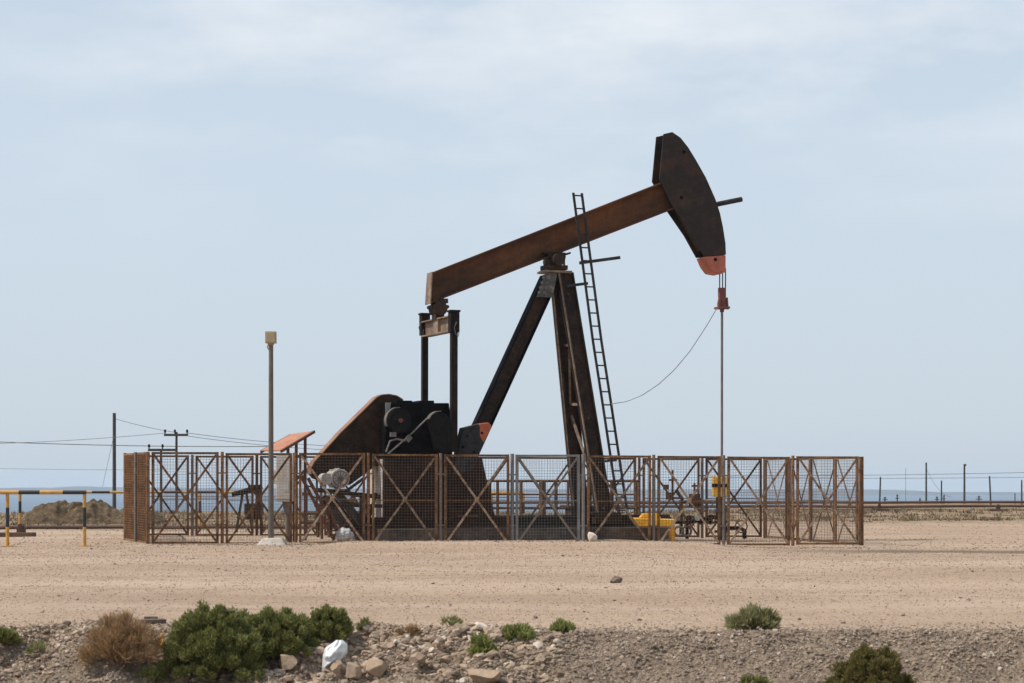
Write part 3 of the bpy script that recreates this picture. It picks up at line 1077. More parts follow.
legm = MB()
section(legm, PU(549, 279, 0), PU(444, 508, 0), .44, .36)
legm.m = [1] * 6 + [1] * 6 + [0] * 6  # both flanges black: the beam's shadow is put into their colour
legm.build('post_leg', [M['dark'], M['black']], pump)
n1a, n1b = PU(565, 274, .16), PU(604, 514, 1.15)
f1a, f1b = PU(558, 274, -.16), PU(580, 508, -1.15)
for a, b in ((n1a, n1b), (f1a, f1b)):
    lm = MB()
    section(lm, a, b, .40, .30)
    lo = lm.build('post_leg', M['dark'], pump)
    em = MB()                                     # tan strip paints sunlight along the left flange edge
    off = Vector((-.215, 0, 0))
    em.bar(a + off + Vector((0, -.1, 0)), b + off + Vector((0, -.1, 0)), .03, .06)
    em.build('sunlit_edge_strip', M['tan'], lo)
cbx = MB()
for t0, t1 in ((.55, .55), (.30, .30)):
    cbx.bar(n1a.lerp(n1b, t0), f1a.lerp(f1b, t1), .07, .07)
cbx.bar(n1a.lerp(n1b, .08), f1a.lerp(f1b, .55), .06, .06)
cbx.bar(n1a.lerp(n1b, .60), f1a.lerp(f1b, .98), .06, .06)
cbx.bar(f1a.lerp(f1b, .60), n1a.lerp(n1b, .98), .06, .06)
cbx.build('cross_brace', M['tan'], pump)
for p in (n1b, f1b):
    fb = MB()
    fb.box((p.x + .02, p.y, p.z - .12), (.75, .5, .26))
    fb.box((p.x + .02, p.y, p.z + .03), (.9, .6, .03))
    fb.build('post_foot', M['dark'], pump)

# ladder
lp = [(577.5, 193, .42), (597, 340, .85), (606.3, 400, 1.02), (624.5, 521, 1.35)]
ld = MB()
ctr = [PU(*q) for q in lp]
def lad(t):
    ds = [(ctr[i + 1] - ctr[i]).length for i in range(3)]
    D = t * sum(ds)
    for i in range(3):
        if D <= ds[i] or i == 2:
            return ctr[i].lerp(ctr[i + 1], D / ds[i])
        D -= ds[i]
HW = .125
lat = Vector((1, 0, 0))
for s in (-1, 1):
    for i in range(3):
        ld.bar(ctr[i] + lat * s * HW, ctr[i + 1] + lat * s * HW, .062, .04, (0, 1, 0))
ladder = ld.build('ladder', M['steel'], pump)
for i in range(25):
    p = lad((i + .2) / 25)
    MB().tube([p - lat * HW, p + lat * HW], .022, 6).build('rung', M['steel'], ladder)
for a, b, q in ((PU(579.5, 263, .6), PU(620, 257.5, .6), .085), (PU(567, 286, .3), PU(588, 283.3, .6), .075), (PU(598, 462, 1.0), PU(617, 460, 1.2), .06)):
    MB().bar(a, b, .05, q).build('ladder_bracket', M['steel'], ladder)

# equalizer and pitman arms
PN = 1.15
eb = MB()
e0 = PU(438, 309)
eb.tube([(e0.x, -.26, e0.z), (e0.x, .26, e0.z)], .19, 14)
eb.box((e0.x, 0, PU(438, 302).z + .02), (.44, .42, .12))
eb.box((e0.x, 0, PU(438, 316).z), (.24, .36, .2))
for s in (-1, 1):
    eb.tube([(e0.x + s * .2, -.22, e0.z + .05), (e0.x + s * .2, .22, e0.z + .05)], .05, 8)
eb.build('tail_bearing', M['dark'], pump, True)
eq = MB()
zq0, zq1 = PU(438, 318.5).z, PU(438, 334.5).z
pa_n, pa_f = PU(453.8, 325, PN), PU(424.7, 325, -PN)
xm = (pa_n.x + pa_f.x) / 2
eq.bar((pa_n.x, -PN + .1, (zq0 + zq1) / 2), (pa_f.x, PN - .1, (zq0 + zq1) / 2), .05, zq0 - zq1 - .08)
for z in (zq0 - .02, zq1 + .02):
    eq.bar((pa_n.x, -PN + .1, z), (pa_f.x, PN - .1, z), .26, .035)
eq.bar((xm, -.2, (zq0 + zq1) / 2), (xm, .2, (zq0 + zq1) / 2), .2, zq0 - zq1 - .06)
eq.build('equalizer_bar', M['tan'], pump)
for n, top, bot, px, pxb, hw in ((PN, 311.5, 452, 453.8, 453.6, .085), (-PN, 314.5, 440, 424.7, 424.5, .08)):
    pm = MB()
    a, b = PU(px, top, n), PU(pxb, bot, n)
    ae = PU(px, top + 21, n)
    pm.bar(ae, b, .17, hw * 2, (1, 0, 0))
    pm.bar(a, ae, .22, .25, (1, 0, 0))
    pm.tube([(ae.x, ae.y - .12, ae.z + .12), (ae.x, ae.y + .12, ae.z + .12)], .06, 10)
    pm.box((a.x, a.y, a.z + .01), (.30, .26, .05))
    pm.build('pitman_arm', M['pitman'], pump, False, .008)
# loose grey straps at the arm ends
for px, n in ((421, -PN), (456.5, PN)):
    a = PU(px, 322, n + .14)
    sm = MB().tube([a, a + Vector((-.06, 0, -.15)), a + Vector((-.02, 0, -.32)), a + Vector((.05, 0, -.38)), a + Vector((.08, 0, -.2))], .012, 6)
    sm.build('safety_cable', M['cable'], pump, True)

# counterweight crank
CWN = .55
cwp = [(403, 400), (397, 396.2), (389, 394.6), (382, 395.2), (376.5, 398), (368, 406.5), (340, 434), (315, 462), (311.5, 468), (312, 474), (316, 478.5),
       (324, 481), (338, 483.5), (350, 485), (377, 465), (405, 478), (436, 470), (436, 430)]
cwm = MB()
cwm.prism(PP(cwp, CWN), -CWN, -CWN + .42)
cw = cwm.build('counterweight', M['cw'], pump, False, .012)
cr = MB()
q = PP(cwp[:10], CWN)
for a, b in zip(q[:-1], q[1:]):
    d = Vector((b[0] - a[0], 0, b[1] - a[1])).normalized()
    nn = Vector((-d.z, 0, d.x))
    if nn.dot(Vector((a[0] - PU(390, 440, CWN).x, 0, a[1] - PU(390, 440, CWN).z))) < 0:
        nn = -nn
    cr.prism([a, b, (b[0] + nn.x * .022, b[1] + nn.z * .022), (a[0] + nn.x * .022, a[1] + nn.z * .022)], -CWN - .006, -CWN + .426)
cr.build('sunlit_rim', M['cw_sunlit_rim'], cw)  # lighter strip paints the sun on the rusty upper-left rim
crk = MB()
crk.prism(PP([(455, 455), (458, 441), (461, 428), (476.5, 424), (483, 440), (475, 458), (470, 470), (450, 475)], .75), -.95, -.60)
crank = crk.build('crank_arm', M['crank'], pump, False, .015)
ct = MB()
ct.prism(PP([(476.8, 424), (486, 422.6), (489, 425.5), (488.6, 429), (481, 444), (477, 436)], .75), -.952, -.598)
ct.build('crank_tip', M['orange'], crank, False, .02)
cbm = MB()
for px, py in ((482, 433), (463, 447), (474, 452), (467, 436)):
    c = PU(px, py, .955)
    cbm.tube([(c.x, c.y - .012, c.z), (c.x, c.y + .03, c.z)], .035, 8)
cbm.build('crank_bolt', M['black'], crank)

# gearbox with covers
GN = .95
gb = MB()
g = PP([(387, 403), (449, 403), (452.5, 430), (452.5, 457), (384, 457)], GN)
gb.prism(g, -GN, .35)
for (x0, x1, y0) in ((398, 414, 400.3), (421, 436, 400.3)):
    q = PP([(x0, y0), (x1, y0), (x1, 403.5), (x0, 403.5)], GN)
    gb.prism(q, -GN + .15, .1)
a, b = PU(386, 432, GN), PU(452.5, 432, GN)
gb.box(((a.x + b.x) / 2, -GN + .45, a.z), (b.x - a.x + .06, 1.05, .09))
for i in range(9):
    gb.tube([(a.x + (b.x - a.x) * (i + .5) / 9, -GN - .02, a.z - .08), (a.x + (b.x - a.x) * (i + .5) / 9, -GN - .02, a.z + .08)], .03, 6)
gear = gb.build('gearbox', M['black'], pump, False, .02)
def disc(px, py, rpx, n0, n1, mat, name, par, rim=True):
    c = PU(px, py, n1)
    r = rpx / 36.6
    m = MB()
    m.tube([(c.x, -n0, c.z), (c.x, -n1, c.z)], r, 28)
    m.tube([(c.x, -n1, c.z), (c.x, -n1 - .05, c.z)], r * .22, 12)
    ob = m.build(name, mat, par, True)
    return ob, c, r
w1, c1, r1 = disc(400, 420.5, 11.5, GN - .02, GN + .30, M['black2'], 'pulley', gear)
def arc_guard(c, r, n0, n1, a0, a1, par, name='belt_guard', w=.022, mat=None):
    m = MB()
    k = 16
    for i in range(k):
        ta, tb = R(a0 + (a1 - a0) * i / k), R(a0 + (a1 - a0) * (i + 1) / k)
        m.prism([(c.x + r * math.cos(ta), c.z + r * math.sin(ta)), (c.x + (r + w) * math.cos(ta), c.z + (r + w) * math.sin(ta)),
                 (c.x + (r + w) * math.cos(tb), c.z + (r + w) * math.sin(tb)), (c.x + r * math.cos(tb), c.z + r * math.sin(tb))], -n1, -n0)
    return m.build(name, mat or M['rim'], par, True)  # pale arc paints the sun's highlight on the guard's upper left
arc_guard(c1, r1 + .02, GN + .02, GN + .22, 85, 205, gear)
hubm = MB().tube([(c1.x, -GN - .30, c1.z), (c1.x, -GN - .40, c1.z)], .055, 10)
hubm.build('pulley_hub', M['reddark'], gear, True)
dm = MB()
dm.prism(PP([(429, 419), (433, 414.5), (439, 412.5), (446, 414), (451, 420), (452, 452), (444, 455), (436, 449)], GN + .28), -GN - .28, -GN + .02)
cov = dm.build('side_cover', M['black2'], gear, False, .03)
c2 = PU(440, 423, GN + .28)
arc_guard(c2, .30, GN + .05, GN + .30, 85, 160, gear)
lev = MB()
lev.tube([PU(388, 454, GN + .36), PU(408, 437, GN + .36), PU(427, 418.5, GN + .33)], .022, 8)
lev.tube([PU(386, 452, GN + .4), PU(390, 441, GN + .4), PU(397, 439, GN + .4), PU(405, 441, GN + .4)], .026, 8)
lev.box(PU(393, 434.5, GN + .38), (.16, .06, .12))
lev.box(PU(408.5, 438.5, GN + .38), (.14, .06, .16), rot=Matrix.Rotation(R(40), 3, 'Y'))
lev.build('brake_lever', M['rim'], gear, True)
pl = MB()
pl.prism(PP([(385.5, 402.5), (391, 402.5), (388.5, 421), (385.8, 421)], GN + .03), -GN - .035, -GN - .005)
pl.build('sunlit_edge', M['galv'], gear)  # pale wedge paints the sunlit upper-left end of the gearbox

# pedestal and skid
pd = MB()
bo = PP([(384.5, 457), (482, 457), (497, 526), (384, 526)], .9)
pd.prism(bo, -.9, .6)
for px in (402, 420, 460):
    a, b = PU(px, 459, .92), PU(px + 1, 524, .92)
    pd.bar(a, b, .05, .06, (1, 0, 0))
pdo = pd.build('gearbox_pedestal', M['plinth_steel'], pump, False, .015)
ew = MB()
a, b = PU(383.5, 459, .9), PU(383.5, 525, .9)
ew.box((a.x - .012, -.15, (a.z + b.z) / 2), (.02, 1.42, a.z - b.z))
ew.build('sunlit_end_face', M['concrete_and_sunlit_end'], pdo)  # pale face paints sunlight on this end of the brown pedestal
po = MB()
po.box(PU(468, 518, .93), (.55, .03, .16))
po.build('name_plate', M['reddark'], pdo)
sk = MB()
for n in (1.0, -1.0):
    a, b = PU(352, 527, n), PU(668, 525, n)
    z = .48
    section(sk, (a.x, -n, z), (b.x, -n, z), .30, .28)
for s in np.linspace(-6.3, 2.0, 7):
    sk.bar((s, -.86, .48), (s, .86, .48), .12, .22)
sk.build('skid_base', M['dark'], pump)

# motor on its stand
mo = MB()
mc = PU(341, 478.5, 1.15)
mo.tube([(mc.x - .04, mc.y - .1, mc.z), (mc.x - .04, mc.y + .55, mc.z)], .245, 22)
for i in range(12):
    t = 2 * math.pi * i / 12
    d = Vector((math.cos(t), 0, math.sin(t)))
    mo.bar(Vector((mc.x - .04, mc.y, mc.z)) + d * .25, Vector((mc.x - .04, mc.y + .5, mc.z)) + d * .25, .02, .04, d)
mo.box((mc.x - .04, mc.y + .22, mc.z - .3), (.5, .5, .07))
motor = mo.build('electric_motor', M['motor'], pump, True)
mf = MB()
for i in range(6):
    t = math.pi * i / 6
    d = Vector((math.cos(t), 0, math.sin(t))) * .2
    p = Vector((mc.x - .04, mc.y - .108, mc.z))
    mf.bar(p - d, p + d, .012, .02, (0, 1, 0))
mf.torus((mc.x - .04, mc.y - .108, mc.z), (0, 1, 0), .2, .014)
mf.tube([(mc.x - .04, mc.y - .125, mc.z), (mc.x - .04, mc.y - .10, mc.z)], .06, 10)
mf.build('fan_grille', M['rim'], motor)
jb = MB()
q = PU(326, 479, 1.15)
jb.tube([(q.x, q.y - .08, q.z), (q.x, q.y + .3, q.z)], .15, 14)
jb.box((q.x + .1, q.y + .1, q.z - .02), (.3, .2, .2))
jb.build('terminal_box', M['motor'], motor, True)
ms = MB()
def seg(p, q, n=1.15, w=.10, h=.10, n2=None):
    ms.bar(PU(p[0], p[1], n), PU(q[0], q[1], n if n2 is None else n2), w, h)
for n in (1.3, .55):
    seg((318, 490), (380, 497), n, .09, .11)
    seg((325, 505), (382, 506), n, .08, .09)
    seg((330, 491), (331, 536), n, .07, .07)
    seg((361, 493), (361, 536), n, .07, .07)
    seg((376, 493), (366, 530), n, .07, .07)
    seg((345, 492), (364, 478), n, .06, .07)
ms.build('motor_stand', M['dark'], pump)
bs_ = MB()
for a, b, n in (((322, 497), (352, 536), 1.25), ((336, 491), (370, 535), 1.2), ((332, 500), (358, 534), 1.0)):
    section(bs_, PU(*a, n), PU(*b, n), .19, .16)
bs_.build('inclined_rail', weathered('grimy_grey_rail', (.055, .045, .04), (.11, .085, .065), None, 3, (1, 1, 1), .7), pump)
rr_ = MB()
for a, b, n in (((301, 476), (334, 540), 1.45), ((308, 478), (342, 540), 1.3), ((325, 497), (337, 530), 1.35)):
    rr_.bar(PU(*a, n), PU(*b, n), .065, .075)
for t in np.linspace(.15, .85, 5):
    rr_.bar(PU(301 + 33 * t, 476 + 64 * t, 1.45), PU(308 + 34 * t, 478 + 62 * t, 1.3), .05, .04)
rr_.bar(PU(334, 538, 1.45), PU(352, 516, 1.2), .06, .07)
rr_.bar(PU(322, 516, 1.45), PU(322, 539, 1.45), .06, .06)
rr_.build('belt_tension_frame', M['rust_red'], pump)

# concrete plinth under the machine
pls = MB()
a, b = PU(378, 540, 1.5), PU(672, 540, 1.5)
pls.box(((a.x + b.x) / 2, 0, .165), (b.x - a.x, 3.1, .33))
pls.box(((a.x + b.x) / 2 + .6, 0, .345), (b.x - a.x - 2.4, 2.3, .03))
plo = pls.build('concrete_plinth', M['concrete'], None, False, .02)
plo.location, plo.rotation_euler = O, (0, 0, YAW)
tag(plo, 'low grimy concrete plinth under the oil pump', 'plinth')

# hanging cable from carrier bar to ladder
cm = MB()
Mw = pump.matrix_basis
Rz = Matrix.Rotation(YAW, 4, 'Z')
W_ = lambda p: Vector(O) + (Rz @ Vector(p))
pa, pb = W_(PU(716.5, 309, .18)), W_(PU(611, 403.5, 1.1))
pts = []
for i in range(25):
    t = i / 24
    px = 716.5 + (611 - 716.5) * t
    py = np.interp(t, [0, .1, .25, .4, .55, .7, .85, 1.0], [309, 327, 351, 370, 384.5, 395, 401.5, 404])
    Yd = pa.y + (pb.y - pa.y) * t
    pts.append(at(px, float(py), Yd))
cm.tube(pts, .011, 6)
tag(cm.build('hanging_cable', M['paleline'], None, True), 'thin grey cable sagging from the red rod clamp to the pump ladder', 'cable')

# ------------------------------------------------------------------ wellhead and yellow guards
wy = W_(rodp).y
wx = W_(rodp).x
wh = thing('wellhead', 'dark wellhead with valves and side pipes under the polished rod', 'wellhead', (wx, wy, 0))
def WP(px, py, dy=0):
    p = at(px, py, wy + dy)
    return Vector((p.x - wx, dy, p.z))
m = MB()
m.tube([(0, 0, -.1), (0, 0, .9)], .13, 14)
for z in (.12, .4, .72):
    m.tube([(0, 0, z), (0, 0, z + .07)], .22, 16)
m.tube([(0, 0, .9), (0, 0, 1.18)], .085, 12)
m.tube([(0, 0, 1.12), (0, 0, 1.22)], .13, 12)
m.build('casing_head', M['teal'], wh, True)
m = MB()
m.tube([(0, 0, .55), (-.35, -.05, .55), (-.9, -.1, .42), (-1.5, -.1, .42)], .055, 10)
m.tube([(-1.0, -.12, .42), (-1.0, -.12, -.05)], .05, 8)
m.tube([(0, 0, .25), (.5, 0, .25), (.62, 0, .2), (.64, 0, -.05)], .06, 10)
for x in (-.35, -.62, -.95):
    m.tube([(x - .03, -.08, .48), (x + .03, -.08, .48)], .13, 12)
    m.box((x, -.08, .5), (.14, .16, .2))
m.build('valve_body', M['black2'], wh, True)
for c, ax, r in (((-.35, -.26, .50), (0, 1, 0), .13), ((-.95, -.26, .46), (0, 1, 0), .15), ((.52, -.2, .3), (0, 1, .2), .17), ((-.62, -.08, .80), (0, 0, 1), .12)):
    m = MB()
    m.torus(c, ax, r, .02)
    axv = Vector(ax).normalized()
    s = axv.orthogonal()
    m.bar(Vector(c) - s * r, Vector(c) + s * r, .025, .025)
    s2 = axv.cross(s)
    m.bar(Vector(c) - s2 * r, Vector(c) + s2 * r, .025, .025)
    m.tube([Vector(c), Vector(c) + Vector((0, .16, 0)) if abs(axv.z) < .9 else Vector(c) - Vector((0, 0, .22))], .02, 6)
    m.build('hand_wheel', M['rust_dark'], wh, True)
m = MB()
p = [WP(655, 527), WP(668, 521), WP(690, 521), WP(702, 513), WP(712, 505), WP(716, 500)]
m.tube(p, .018, 6)
m.tube([WP(692, 500), WP(715, 501.5)], .045, 8)
m.tube([WP(697, 540), WP(700, 542, -.3), WP(712, 545, -.6)], .03, 6)
m.build('flow_line', M['rod'], wh, True)
m = MB()
m.tube([WP(681, 537), WP(681, 500)], .05, 8)
m.tube([WP(681, 502), WP(695, 502)], .045, 8)
m.tube([WP(672.5, 500), WP(672.5, 470)], .03, 8)
m.tube([WP(666, 498), WP(680, 498)], .03, 8)
m.box(WP(673, 480), (.22, .12, .06))
m.box(WP(666, 487), (.16, .16, .14))
m.box(WP(669, 496), (.18, .14, .20))
m.tube([WP(676, 490), WP(683, 500)], .05, 8)
m.tube([WP(694.5, 483), WP(694.5, 500)], .03, 8)
m.box(WP(694.5, 498), (.30, .26, .24))
m.box(WP(695, 486), (.20, .08, .05))
m.tube([WP(689, 502), WP(701, 502)], .13, 10)
m.build('side_manifold', M['rust_dark'], wh, True)
m = MB()
c = WP(683, 537, -.2)
for dx in (-.12, .1):
    m.torus((c.x + dx, -.2, .17), (0, 1, 0), .13, .035)
m.build('clamp_ring', M['rod'], wh, True)
m = MB()
c = WP(697, 522)
m.tube([(c.x, -.2, .55), (c.x, -.14, .55)], .09, 14)
m.build('pressure_gauge', M['gauge'], wh, True)
m = MB()
a, b = WP(712.5, 476), WP(717.5, 497)
m.prism([(a.x, a.z), (a.x, b.z + .02), (b.x, b.z), (b.x, a.z - .03)], -.16, .16)
a, b = WP(719.5, 476.5), WP(726.3, 497)
m.prism([(a.x, a.z - .03), (a.x, b.z), (b.x, b.z + .02), (b.x, a.z)], -.16, .16)
gd = m.build('rod_guard', M['yellow'], wh, False, .015)
m = MB()
m.box(WP(719.5, 485.5, 0), (.40, .34, .10))
m.tube([WP(718.5, 497), WP(718.5, 520)], .07, 10)
m.build('guard_clamp', M['black2'], gd)

yp = 53.0
yg = thing('drip_tray', 'bright yellow steel tray on a leg at the right end of the pump plinth', 'tray', at(652, 541, yp))
yo = at(652, 541, yp)
def YP(px, py):
    p = at(px, py, yp)
    return (p.x - yo.x, p.z - yo.z)
m = MB()
m.prism([YP(630.5, 517.8), YP(637, 526.5), YP(669, 526.5), YP(675, 519.5)], -.05, .75)
m.prism([YP(643.5, 513.8), YP(639.5, 518.3), YP(662, 518.3), YP(658, 513.8)], .1, .6)
ty = m.build('tray', M['yellow'], yg, False, .02)
for n0 in (0, .55):
    m = MB()
    m.prism([YP(669.5, 526.3), YP(671.5, 541), YP(675, 541), YP(674.8, 519.5), YP(671, 526.3)], n0, n0 + .12)
    m.build('leg', M['yellow'], yg, False, .01)

# ------------------------------------------------------------------ lamp post, shelter, cabinet, sacks
ly = 49.2
lpz = at(271, 545, ly)
lamp = thing('lamp_post', 'tall thin brown lamp post with a square tan floodlight on a pale block', 'lamp post', (lpz.x, ly, 0))
top = at(271, 344, ly).z
MB().tube([(0, 0, .1), (0, 0, top * .5), (0, 0, top)], [.068, .062, .056], 12).build('pole', M['polemetal'], lamp, True)
m = MB()
m.box((.0, -.02, top + .16), (.26, .24, .29))
m.box((0, -.145, top + .16), (.22, .02, .24))
m.tube([(-.05, 0, top + .02), (-.09, 0, top - .07), (-.05, 0, top - .15)], .02, 6)
m.tube([(0, 0, top - .02), (0, 0, top + .03)], .08, 10)
m.build('floodlight', M['lamp'], lamp, False, .015)
m = MB()
m.hexa([(-.36, -.3, -.05), (.42, -.3, -.05), (.42, .3, -.05), (-.36, .3, -.05), (-.20, -.15, .16), (.28, -.15, .18), (.28, .15, .18), (-.20, .15, .16)])
m.build('base_block', M['concrete_and_sunlit_end'], lamp, False, .03)

sy0, sy1 = 51.6, 53.3
sh = thing('sun_shelter', 'small sloping orange roof on rusty posts beside the pump', 'shelter', (at(290, 541, 52.5).x, 52.5, 0))
so = Vector(sh.location)
c4 = [at(261, 450.5, sy0), at(281, 450.5, sy0), at(314.4, 430.8, sy1), at(291, 434, sy1)]
m = MB()
vs = [p - so for p in c4]
dn = Vector((0, .01, -.022))
m.hexa([v + dn for v in vs] + vs)
m.build('roof', M['roof'], sh)
m = MB()
m.bar(vs[1] + dn, vs[2] + dn, .05, .07)
m.bar(vs[0] + dn * 1.5, vs[3] + dn * 1.5, .05, .07)
m.bar(vs[0].lerp(vs[3], .5) + dn * 2, vs[1].lerp(vs[2], .5) + dn * 2, .05, .06)
m.build('roof_rail', M['rust_red'], sh)
for px, ptop, Yd in ((288, 448, 51.9), (296.3, 443, 52.4), (305.2, 438, 52.9), (294.2, 453, 51.4)):
    m = MB()
    a, b = at(px, ptop, Yd) - so, at(px, 500, Yd) - so
    m.bar((a.x, a.y, a.z), (a.x, a.y, -.05), .075, .075)
    m.build('leg', M['rust_red'], sh)
m = MB()
m.bar(at(296, 480, 52.4) - so, at(305, 470, 52.9) - so, .05, .05)
m.bar(at(288, 456, 51.9) - so, at(305.2, 456, 52.9) - so, .05, .06)
m.build('cross_rail', M['rust_red'], sh)

cy = 51.3
co = at(286, 541, cy)
cb = thing('electrical_cabinet', 'cream grey electrical cabinet on a post under the orange roof', 'cabinet', (co.x, cy, 0))
def CP(px, py):
    p = at(px, py, cy)
    return (p.x - co.x, p.z)
m = MB()
m.prism([CP(277, 455), CP(277, 501.5), CP(293.5, 501.5), CP(293.5, 455)], -.16, .16)
m.prism([CP(273.3, 470), CP(273.3, 484), CP(276.8, 484), CP(276.8, 470)], -.1, .1)
body = m.build('cabinet_body', M['cabinet'], cb, False, .012)
m = MB()
m.prism([CP(283.5, 482), CP(283.5, 491), CP(289, 491), CP(289, 482)], -.168, -.163)
m.build('white_plate', M['white'], body)
m = MB()
m.prism([CP(278.2, 458), CP(278.2, 499), CP(292.4, 499), CP(292.4, 458)], -.1625, -.1605)
m.build('door', M['cabinet'], body)
m = MB()
m.prism([CP(282.5, 501.3), CP(285, 514), CP(290, 514), CP(292.5, 501.3)], -.12, .12)
m.tube([(CP(287.5, 510)[0], 0, CP(0, 510)[1]), (CP(287.5, 510)[0], 0, -.1)], .06, 10)
m.build('stand_post', M['postgrey'], cb)

yb = 51.1
m = MB()
s0 = at(344, 541, yb)
V = ICO3[0].copy()
for i, v in enumerate(V):
    nz = mn.noise(Vector(v * 2.3)) * .22 + mn.noise(Vector(v * 6)) * .07
    V[i] = v * (1 + nz) * np.array([.24, .2, .2 if v[2] > 0 else .15])
so_ = np_mesh('sack', V, ICO3[1], M['sack'], None, True)
so_.location = (s0.x, yb, .17)
tag(so_, 'lumpy whitish woven sack on the ground inside the fence below the motor', 'sack')

# pipe railing behind the pump
ry = 57.05
rr = thing('pipe_railing', 'dark pipe railing behind the pump base, seen through the grey panel', 'railing', at(535, 536, ry))
rr.location.z = 0
ro = Vector(rr.location)
m = MB()
for py, r in ((481, .035), (508, .04), (494.5, .025)):
    m.tube([at(478, py, ry) - ro, at(640, py, ry) - ro], r, 8)
m.build('rail', M['rust_dark'], rr, True)
for px, r in ((489.5, .05), (497.5, .04), (521, .05), (542.5, .10), (556, .05), (568, .04), (590, .05), (612, .05), (636, .05)):
    p = at(px, 481, ry) - ro
    MB().tube([p, (p.x, 0, -.08)], r, 8).build('railing_post', M['rust_dark'], rr, True)


hy = 62.0
hs = thing('pipe_stand', 'dark tilted pipe on trestle legs behind the left part of the fence', 'pipe stand', (at(246, 500, hy).x, hy, 0))
ho = Vector(hs.location)
m = MB()
m.tube([at(232, 494.5, hy) - ho, at(247, 491, hy) - ho, at(262, 486.5, hy) - ho], [.07, .10, .08], 10)
m.box(at(254, 489, hy) - ho, (.34, .3, .26))
m.build('pipe_arm', M['black2'], hs, True)
for px, q in ((243, 236), (246, 253), (258, 263)):
    m = MB()
    a, b = at(px, 491, hy) - ho, at(q, 500, hy) - ho
    m.bar(a, (b.x, 0, -.05), .07, .07)
    m.build('leg', M['dark'], hs)
m = MB()
m.box(at(254, 509, hy) - ho, (.55, .4, .35))
m.tube([at(246, 516, hy) - ho, at(262, 516, hy) - ho], .12, 10)
m.tube([at(258, 504, hy) - ho, at(258, 514, hy) - ho], .14, 10)
m.build('pump_block', M['dark'], hs, True)
gs = thing('valve_skid', 'low rusty pipe skid with upright stubs behind the motor stand', 'pipe skid', (at(316, 520, 58.8).x, 56.0, 0))
go = Vector(gs.location)
m = MB()
for (x0, x1, y) in ((304, 372, 513), (300, 340, 522), (330, 372, 504)):
    m.tube([at(x0, y, 56.0) - go, at(x1, y, 56.0) - go], .055, 8)
m.build('pipe_run', M['pipe'], gs, True)
for px, y0 in ((306, 494), (318, 505), (329, 497), (352, 500), (366, 496)):
    m = MB().tube([at(px, y0, 56.0) - go, (at(px, y0, 56.0) - go).xy.to_3d() + Vector((0, 0, -.05))], .045, 8)
    m.box(at(px, y0, 56.0) - go, (.2, .14, .10))
    m.build('riser', M['rust_dark'], gs, True)

# ------------------------------------------------------------------ striped barriers
def barrier(label, Y, x0, x1, zr, segs, posts, r, ptop, first=0, pr=.04):
    root = thing('striped_barrier', label, 'barrier', (at(x0, 500, Y).x, Y, 0), 0, 'yellow and black pipe barriers')
    ox = root.location.x
    m = MB()
    for i, (a, b) in enumerate(zip(segs[:-1], segs[1:])):
        m.tube([(at(a, 0, Y).x - ox, 0, zr), (at(b, 0, Y).x - ox, 0, zr)], r, 10, (i + first) % 2)
    m.build('rail', [M['byellow'], M['bblack']], root, True)
    for px in posts:
        m = MB()
        X0 = at(px, 0, Y).x - ox
        zs = [-.05, zr * .36, zr * .72, zr - r]
        for i in range(3):
            m.tube([(X0, 0, zs[i]), (X0, 0, zs[i + 1])], pr, 10, i % 2)
        m.box((X0, 0, .012), (.26, .26, .02))
        m.build('barrier_post', [M['byellow'], M['bblack']], root, True)


barrier('near yellow and black pipe barrier left of the enclosure', 47.8, -40, 86, at(0, 492.3, 47.8).z, [-44, -25, -5, 19, 40, 63, 86], [7.5, 84.5], .05, 0, 0, .042)
barrier('far yellow and black pipe barrier behind the spoil mound and left fence', 73.5, -60, 262, at(0, 492.2, 73.5).z,
        [-60, -40, -20, 0, 19, 38, 56, 74, 92, 110, 128, 146, 164, 182, 198, 216, 234, 262], [20, 200, 260], .05, 0, 1, .055)
barrier('short yellow pipe barrier far behind the pump base', 73.0, 490, 525, at(0, 493, 73.0).z, [490, 524.5], [491, 523], .055, 0, 0, .075)


# ------------------------------------------------------------------ mound, pipelines, supports
def mound():
    n, k = 130, 60
    x0, x1 = -19.4, -13.4
    xs = np.linspace(x0, x1, n)
    ys = np.linspace(73.8, 78.5, k)
    XX, YY = np.meshgrid(xs, ys)
    px = HX + XX * F / 76
    prof = np.interp(px, [10, 25, 34, 44, 52, 62, 70, 78, 86, 96, 106, 116, 128, 150, 165], [0, .10, .66, .84, .95, .97, .82, .80, .92, .97, .8, .62, .55, .5, 0])
    H = prof * .84 * sstep(73.8, 75.6, YY) * sstep(78.5, 76.8, YY)
    H = H * (.94 + .15 * wav(XX, YY, .8, 0)) + .075 * np.minimum(prof * 2, 1) * wav(XX, YY, .33, 1) * sstep(73.8, 74.6, YY)
    V = np.stack([XX, YY, H - .04 + height(XX, YY)], -1).reshape(-1, 3)
    ii = np.arange(n * k).reshape(k, n)
    q = np.stack([ii[:-1, :-1], ii[:-1, 1:], ii[1:, 1:], ii[1:, :-1]], -1).reshape(-1, 4)
    o = np_mesh('spoil_mound', V, q, M['mound'], None, True)
    return tag(o, 'low lumpy brown spoil mound beyond the striped barriers at left', 'mound')


mound()


def pipeline(label, Y0, Y1, px0, px1, py0, py1, r, n=40):
    a, b = at(px0, py0, Y0), at(px1, py1, Y1)
    pts = []
    for i in range(n + 1):
        t = i / n
        p = a.lerp(b, t)
        g0 = (mn.noise(Vector((t * 9 + Y0, .3, 0)))) * r * .8
        pts.append(p + Vector((0, 0, g0)))
    return tag(MB().tube(pts, r, 8).build('pipeline', M['pipe'], None, True), label, 'pipeline', 'rusty pipelines across the flat')


